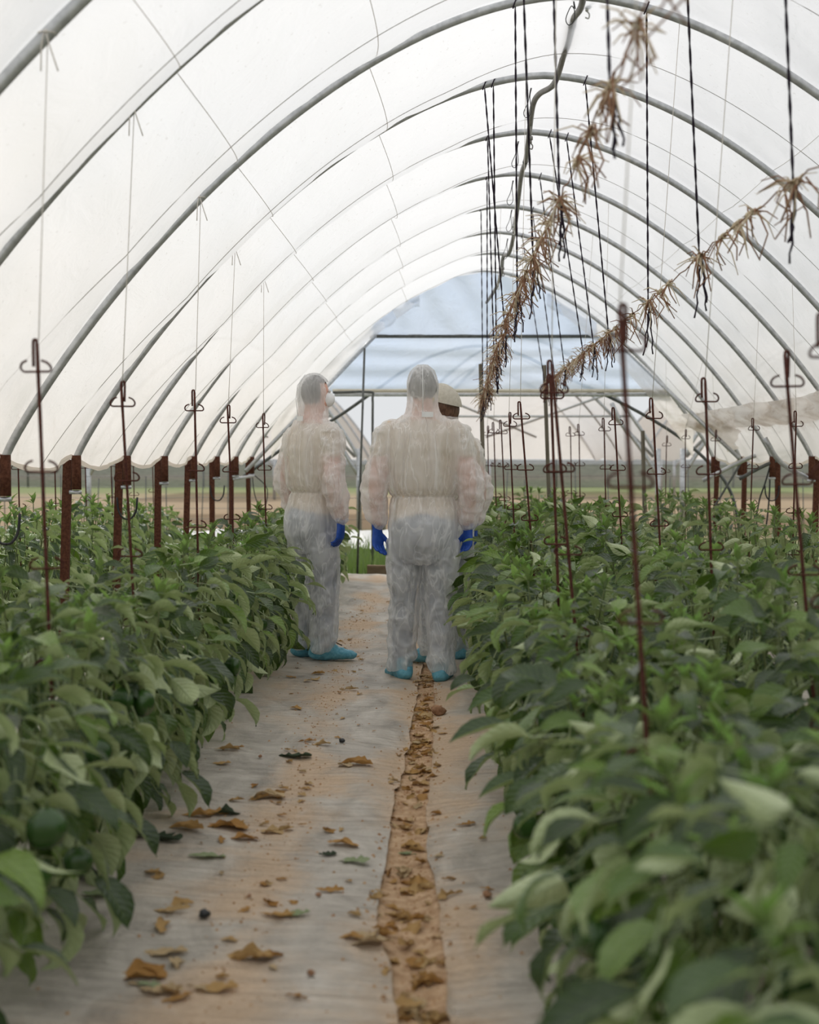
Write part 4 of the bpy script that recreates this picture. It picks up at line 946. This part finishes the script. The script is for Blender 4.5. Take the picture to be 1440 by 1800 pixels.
def person(loc, rz, H, label, hood=True, pose=None, cap=False, shoe_yaw=(0.1, -0.1), seed=0, hand_yaw=(0, 0), jeans_col=None, head_yaw=0.0, arm=None):
    K = H / 1.80
    root = thing('person', label, 'person', loc, rz); root.scale = (K, K, K)
    HR = Matrix.Rotation(head_yaw, 3, 'Z')
    arms = arm or {s: [(s * 0.19, 0.0, 1.425), (s * 0.262, -0.03, 1.14), (s * 0.262, 0.03, 0.905)] for s in (-1, 1)}
    feet = pose or {-1: (-0.125, 0.0), 1: (0.125, 0.0)}
    # --- body: one continuous surface
    b = MB()
    loft(b, [(0, 0, 0.80, 0.16, 0.115), (0, -0.018, 0.87, 0.176, 0.14), (0, -0.012, 0.95, 0.176, 0.138), (0, 0, 1.06, 0.165, 0.12), (0, -0.005, 1.2, 0.178, 0.13), (0, -0.008, 1.34, 0.195, 0.135), (0, -0.008, 1.42, 0.188, 0.115), (0, -0.008, 1.475, 0.125, 0.082), (0, -0.005, 1.52, 0.066, 0.064), (0, 0.008, 1.6, 0.058, 0.062), (0, 0.015, 1.64, 0.05, 0.055)], 24)
    b.ell((0, 0.012, 1.70), (0.076, 0.096, 0.112), 20, 14); 
    b.ell(HR @ Vector((0, 0.045, 0)) + Vector((0, 0.01, 1.645)), (0.055, 0.055, 0.062), 14, 10)         # jaw
    b.ell(HR @ Vector((0, 0.108, 0)) + Vector((0, 0.012, 1.678)), (0.014, 0.02, 0.024), 10, 8)            # nose
    for s in (-1, 1): b.ell(HR @ Vector((s * 0.079, -0.005, 0)) + Vector((0, 0.012, 1.685)), (0.01, 0.02, 0.032), 10, 8)   # ears
    for s in (-1, 1):
        A = arms[s]; chain(b, [(s * 0.13, 0, 1.42)] + A, [0.066, 0.065, 0.05, 0.032], 14)
        fx, fy = feet[s]
        chain(b, [(s * 0.088, 0, 0.87), (s * 0.5 * (0.09 + abs(fx)), 0.5 * fy + 0.02, 0.49), (fx, fy - 0.02, 0.09)], [0.097, 0.07, 0.055], 16)
    me = remesh(b, 'body', 0.013, 5)
    for mt in (M_skin, M_shirt, M_jeans, M_brownhair if cap else M_hair): me.materials.append(mt)
    idx = []
    for p in me.polygons:
        c = p.center; ax = abs(c.x); HI = HR.transposed() @ Vector((c.x, c.y - 0.012, 0))
        if c.z > 1.50: idx.append(3 if (c.z > 1.755 or (HI.y < 0.02 and c.z > (1.60 if cap else 1.625)) ) else 0)
        elif ax > 0.2 and c.z < 1.29: idx.append(0)
        elif c.z > 0.945 + 0.02 * math.cos(c.x * 14): idx.append(1)
        else: idx.append(2)
    me.polygons.foreach_set('material_index', idx); me.update(); link('body', me, root)
    for s in (-1, 1):
        e = MB(); e.ell(HR @ Vector((s * 0.031, 0.088, 0)) + Vector((0, 0.012, 1.705)), (0.012, 0.009, 0.009), 10, 8); e.build('eye', M_eye, root)
    # --- coverall: one sheer garment over the body
    c = MB()
    loft(c, [(0, 0, 0.70, 0.172, 0.125), (0, -0.01, 0.80, 0.19, 0.155), (0, -0.012, 0.9, 0.193, 0.158), (0, 0, 1.0, 0.186, 0.14), (0, 0, 1.065, 0.174, 0.128), (0, 0, 1.11, 0.198, 0.15), (0, 0, 1.2, 0.205, 0.158), (0, 0, 1.34, 0.212, 0.155), (0, -0.005, 1.43, 0.205, 0.13), (0, -0.008, 1.485, 0.15, 0.105), (0, -0.003, 1.53, 0.10, 0.09)] + ([(0, 0.01, 1.58, 0.086, 0.088)] if hood else [(0, 0.01, 1.575, 0.09, 0.09), (0, 0.0, 1.625, 0.088, 0.092)]), 28)
    if hood:
        c.ell((0, 0.006, 1.698), (0.089, 0.111, 0.120), 22, 16)
        loft(c, [(0, -0.0, 1.52, 0.098, 0.09), (0, 0.0, 1.60, 0.084, 0.094), (0, 0.0, 1.68, 0.086, 0.102)], 20)
    for s in (-1, 1):
        A = [Vector(p) for p in arms[s]]; low = A[1].lerp(A[2], 0.45)
        chain(c, [(s * 0.13, 0, 1.41), A[0] + Vector((s * 0.008, 0, -0.015)), A[0].lerp(A[1], 0.6), A[1] + Vector((s * 0.012, -0.01, 0)), low + Vector((s * 0.012, 0, 0)), A[1].lerp(A[2], 0.86), A[2]], [0.08, 0.08, 0.076, 0.072, 0.068, 0.055, 0.039], 18, 3)
        fx, fy = feet[s]; kx = s * 0.5 * (0.09 + abs(fx)); ky = 0.5 * fy + 0.015
        P = spline([(s * 0.10, -0.005, 0.80), (s * 0.107, 0.25 * fy, 0.66), (kx, ky, 0.47), (0.5 * (kx + fx), 0.75 * fy, 0.26), (fx, fy - 0.02, 0.10), (fx, fy - 0.02, 0.065)], 4)
        rr_ = [0.106, 0.096, 0.082, 0.08, 0.074, 0.066]
        c.tube(P, [interp(i / 4, range(6), rr_) for i in range(len(P))], 20)
    me = remesh(c, 'coverall', 0.0085, 2); me.materials.append(M_suit)
    N = len(me.vertices); co = np.zeros(N * 3, dtype=np.float32); me.vertices.foreach_get('co', co); co = co.reshape(-1, 3)
    nr = np.array([tuple(v.normal) for v in me.vertices]); fold = np.zeros(N, dtype=np.float32)
    for i in range(N):
        x, y, z = co[i]; sv = Vector((seed * 3.1, seed, 0)); armz = abs(x) > 0.215 and z < 1.44; leg = z < 0.72
        if armz:
            q = Vector((x * 9, y * 9, z * 13)) + sv; a = 0.011 * (1 - 2.2 * abs(noise.noise(q))) + 0.005 * (1 - 2 * abs(noise.noise(q * 2.1)))
        elif leg:
            tl = 1 if x > 0 else -1
            q = Vector((x * 10 + z * 4 * tl, y * 10, z * 9 - x * 6 * tl)) + sv; a = 0.010 * (1 - 2.2 * abs(noise.noise(q))) + 0.0045 * (1 - 2 * abs(noise.noise(q * 2.3)))
        elif z > 1.52:
            q = Vector((x * 16, y * 16, z * 9)) + sv; a = 0.005 * (1 - 2.0 * abs(noise.noise(q))) + 0.003 * (1 - 2 * abs(noise.noise(q * 2.2)))
        else:
            q = Vector((x * 15, y * 15, z * 2.0)) + sv; a = 0.011 * (1 - 2.1 * abs(noise.noise(q))) + 0.005 * (1 - 2 * abs(noise.noise(Vector((x * 14, y * 14, z * 12)) + sv)))
            g_ = math.exp(-((z - 1.065) / 0.075) ** 2); th = math.atan2(y, x)
            a = a * (1 - 0.5 * g_) + 0.0045 * g_ * math.sin(th * 34 + 4 * noise.noise(Vector((x * 8, y * 8, z * 3))))
            el = math.exp(-((z - 1.065) / 0.009) ** 2); a -= 0.008 * el; fold[i] += 0.8 * el
        if leg: a *= 1 + 0.6 * math.exp(-((z - 0.12) / 0.08) ** 2)
        fold[i] += 0.32 + a * 42  # raised folds whiter, hollows darker: fold shading stored for the suit opacity
        co[i] += nr[i] * a
    me.vertices.foreach_set('co', co.ravel().astype(np.float32))
    at_ = me.attributes.new('fold', 'FLOAT', 'POINT'); at_.data.foreach_set('value', np.clip(fold, 0, 1))
    import bmesh
    bm = bmesh.new(); bm.from_mesh(me)
    if hood:     # face opening of the hood
        kill = []
        for f in bm.faces:
            h_ = HR.transposed() @ (f.calc_center_median() - Vector((0, 0.005, 0)))
            if h_.y > 0.055 and 1.61 < h_.z < 1.765 and abs(h_.x) < 0.07: kill.append(f)
        bmesh.ops.delete(bm, geom=kill, context='FACES')
    bm.to_mesh(me); bm.free(); me.update(); link('coverall', me, root)
    m = MB(); m.tube([(0.0, -0.115 if hood else -0.1, 1.53), (0.0, -0.13, 1.66), (0, -0.118, 1.74), (0, -0.06, 1.81)] if hood else [(0, -0.17, 1.2), (0, -0.17, 1.3)], 0.0022, 5)
    if hood: m.build('hood_seam', M_suit_label, root)
    m = MB(); m.box((-0.005, -0.122, 1.515), (0.06, -0.116, 1.545)); m.build('neck_label', M_suit_label, root, smooth=False)
    for k, s in enumerate((-1, 1)):
        g_ = link('glove', glove_mesh(s, 0.55), root); A = arms[s]; g_.location = (A[2][0], A[2][1], A[2][2] - 0.03); g_.rotation_euler = (0, 0, hand_yaw[k])
        sc = link('shoe_cover', shoe_mesh(seed + k), root); sc.location = (feet[s][0], feet[s][1], 0); sc.rotation_euler = (0, 0, shoe_yaw[k])
        if seed == 2:
            t = MB(); t.tube(spline([(0, 0.02, 0.135), (0.03, 0.06, 0.115), (0.04, 0.1, 0.095)], 3), 0.004, 5); t.build('lace', M_shoe, sc)
    if seed == 2:
        m = MB(); m.ell(tuple(HR @ Vector((0, 0.075, 0)) + Vector((0, 0.012, 1.655))), (0.058, 0.055, 0.052), 16, 12); m.build('face_mask', M_suit_label, root)
    if cap:
        m = MB()
        def dome(a, b):
            th = 2 * PI * a; ph = b * PI / 2 * 1.04
            c_ = math.sin(ph) * math.sin(th); v = HR @ Vector((0.096 * math.sin(ph) * math.cos(th), 0.118 * c_, 0)); return (v.x, v.y + 0.01, 1.712 + 0.122 * math.cos(ph) + 0.028 * c_)
        m.grid(dome, 28, 9); m.build('cap', M_cap, root)
        m = MB(); m.tube([tuple(HR @ Vector((0.0945 * math.cos(a_ / 24 * 2 * PI), 0.1145 * math.sin(a_ / 24 * 2 * PI), 0)) + Vector((0, 0.01, 1.722 + 0.027 * math.sin(a_ / 24 * 2 * PI)))) for a_ in range(2, 11)], [(0.004, 0.013)] * 9, 8); m.build('cap_band', M_yellow, root)
        m = MB()
        def brim(a, b):
            th = PI * (0.12 + 0.76 * a); r0, r1 = 1.0, 1.62; rr2 = r0 + (r1 - r0) * b * math.sin(PI * (0.1 + 0.8 * a))
            v = HR @ Vector((0.094 * rr2 * math.cos(th) * (1 if b < .5 else 0.96), 0.114 * rr2 * math.sin(th), 0)); return (v.x, v.y + 0.01, 1.735 - 0.035 * b)
        m.grid(brim, 16, 5); mm = m.build('cap_brim', M_yellow, root); so = mm.modifiers.new('s', 'SOLIDIFY'); so.thickness = 0.004
        m = MB(); m.ell(tuple(HR @ Vector((0, -0.03, 0)) + Vector((0, 0.012, 1.665))), (0.077, 0.07, 0.10), 18, 12); m.build('hair', M_brownhair, root)
    return root
gz = lambda x, y: ground_z(x, y)
cp = on_ground(743, 1190); cp = Vector((cp.x, cp.y, gz(cp.x, cp.y)))
person(cp, 0.0, 1.81, 'person in white hooded coverall seen from behind, blue gloves, standing mid-path', True, {-1: (-0.125, 0.03), 1: (0.112, -0.04)}, shoe_yaw=(0.35, -0.15), seed=1, hand_yaw=(-0.9, 0.7), head_yaw=0.0)
lp = on_ground(552, 1160); lp = Vector((lp.x, lp.y, gz(lp.x, lp.y)))
person(lp, math.radians(-52), 1.77, 'person in white hooded coverall turned right, beside the left pepper row', True, {-1: (-0.08, 0.0), 1: (0.10, 0.02)}, shoe_yaw=(-0.3, -0.35), seed=2, hand_yaw=(0.0, 0.4), head_yaw=-0.35)
tp = on_ground(782, 1162); tp = Vector((tp.x, tp.y, gz(tp.x, tp.y)))
person(tp, math.radians(35), 1.70, 'person in white coverall and beige cap, half hidden behind the middle person', False, {-1: (-0.12, 0.0), 1: (0.09, 0.0)}, cap=True, shoe_yaw=(0.5, -0.2), seed=3, hand_yaw=(0.0, 0.0), head_yaw=0.7)
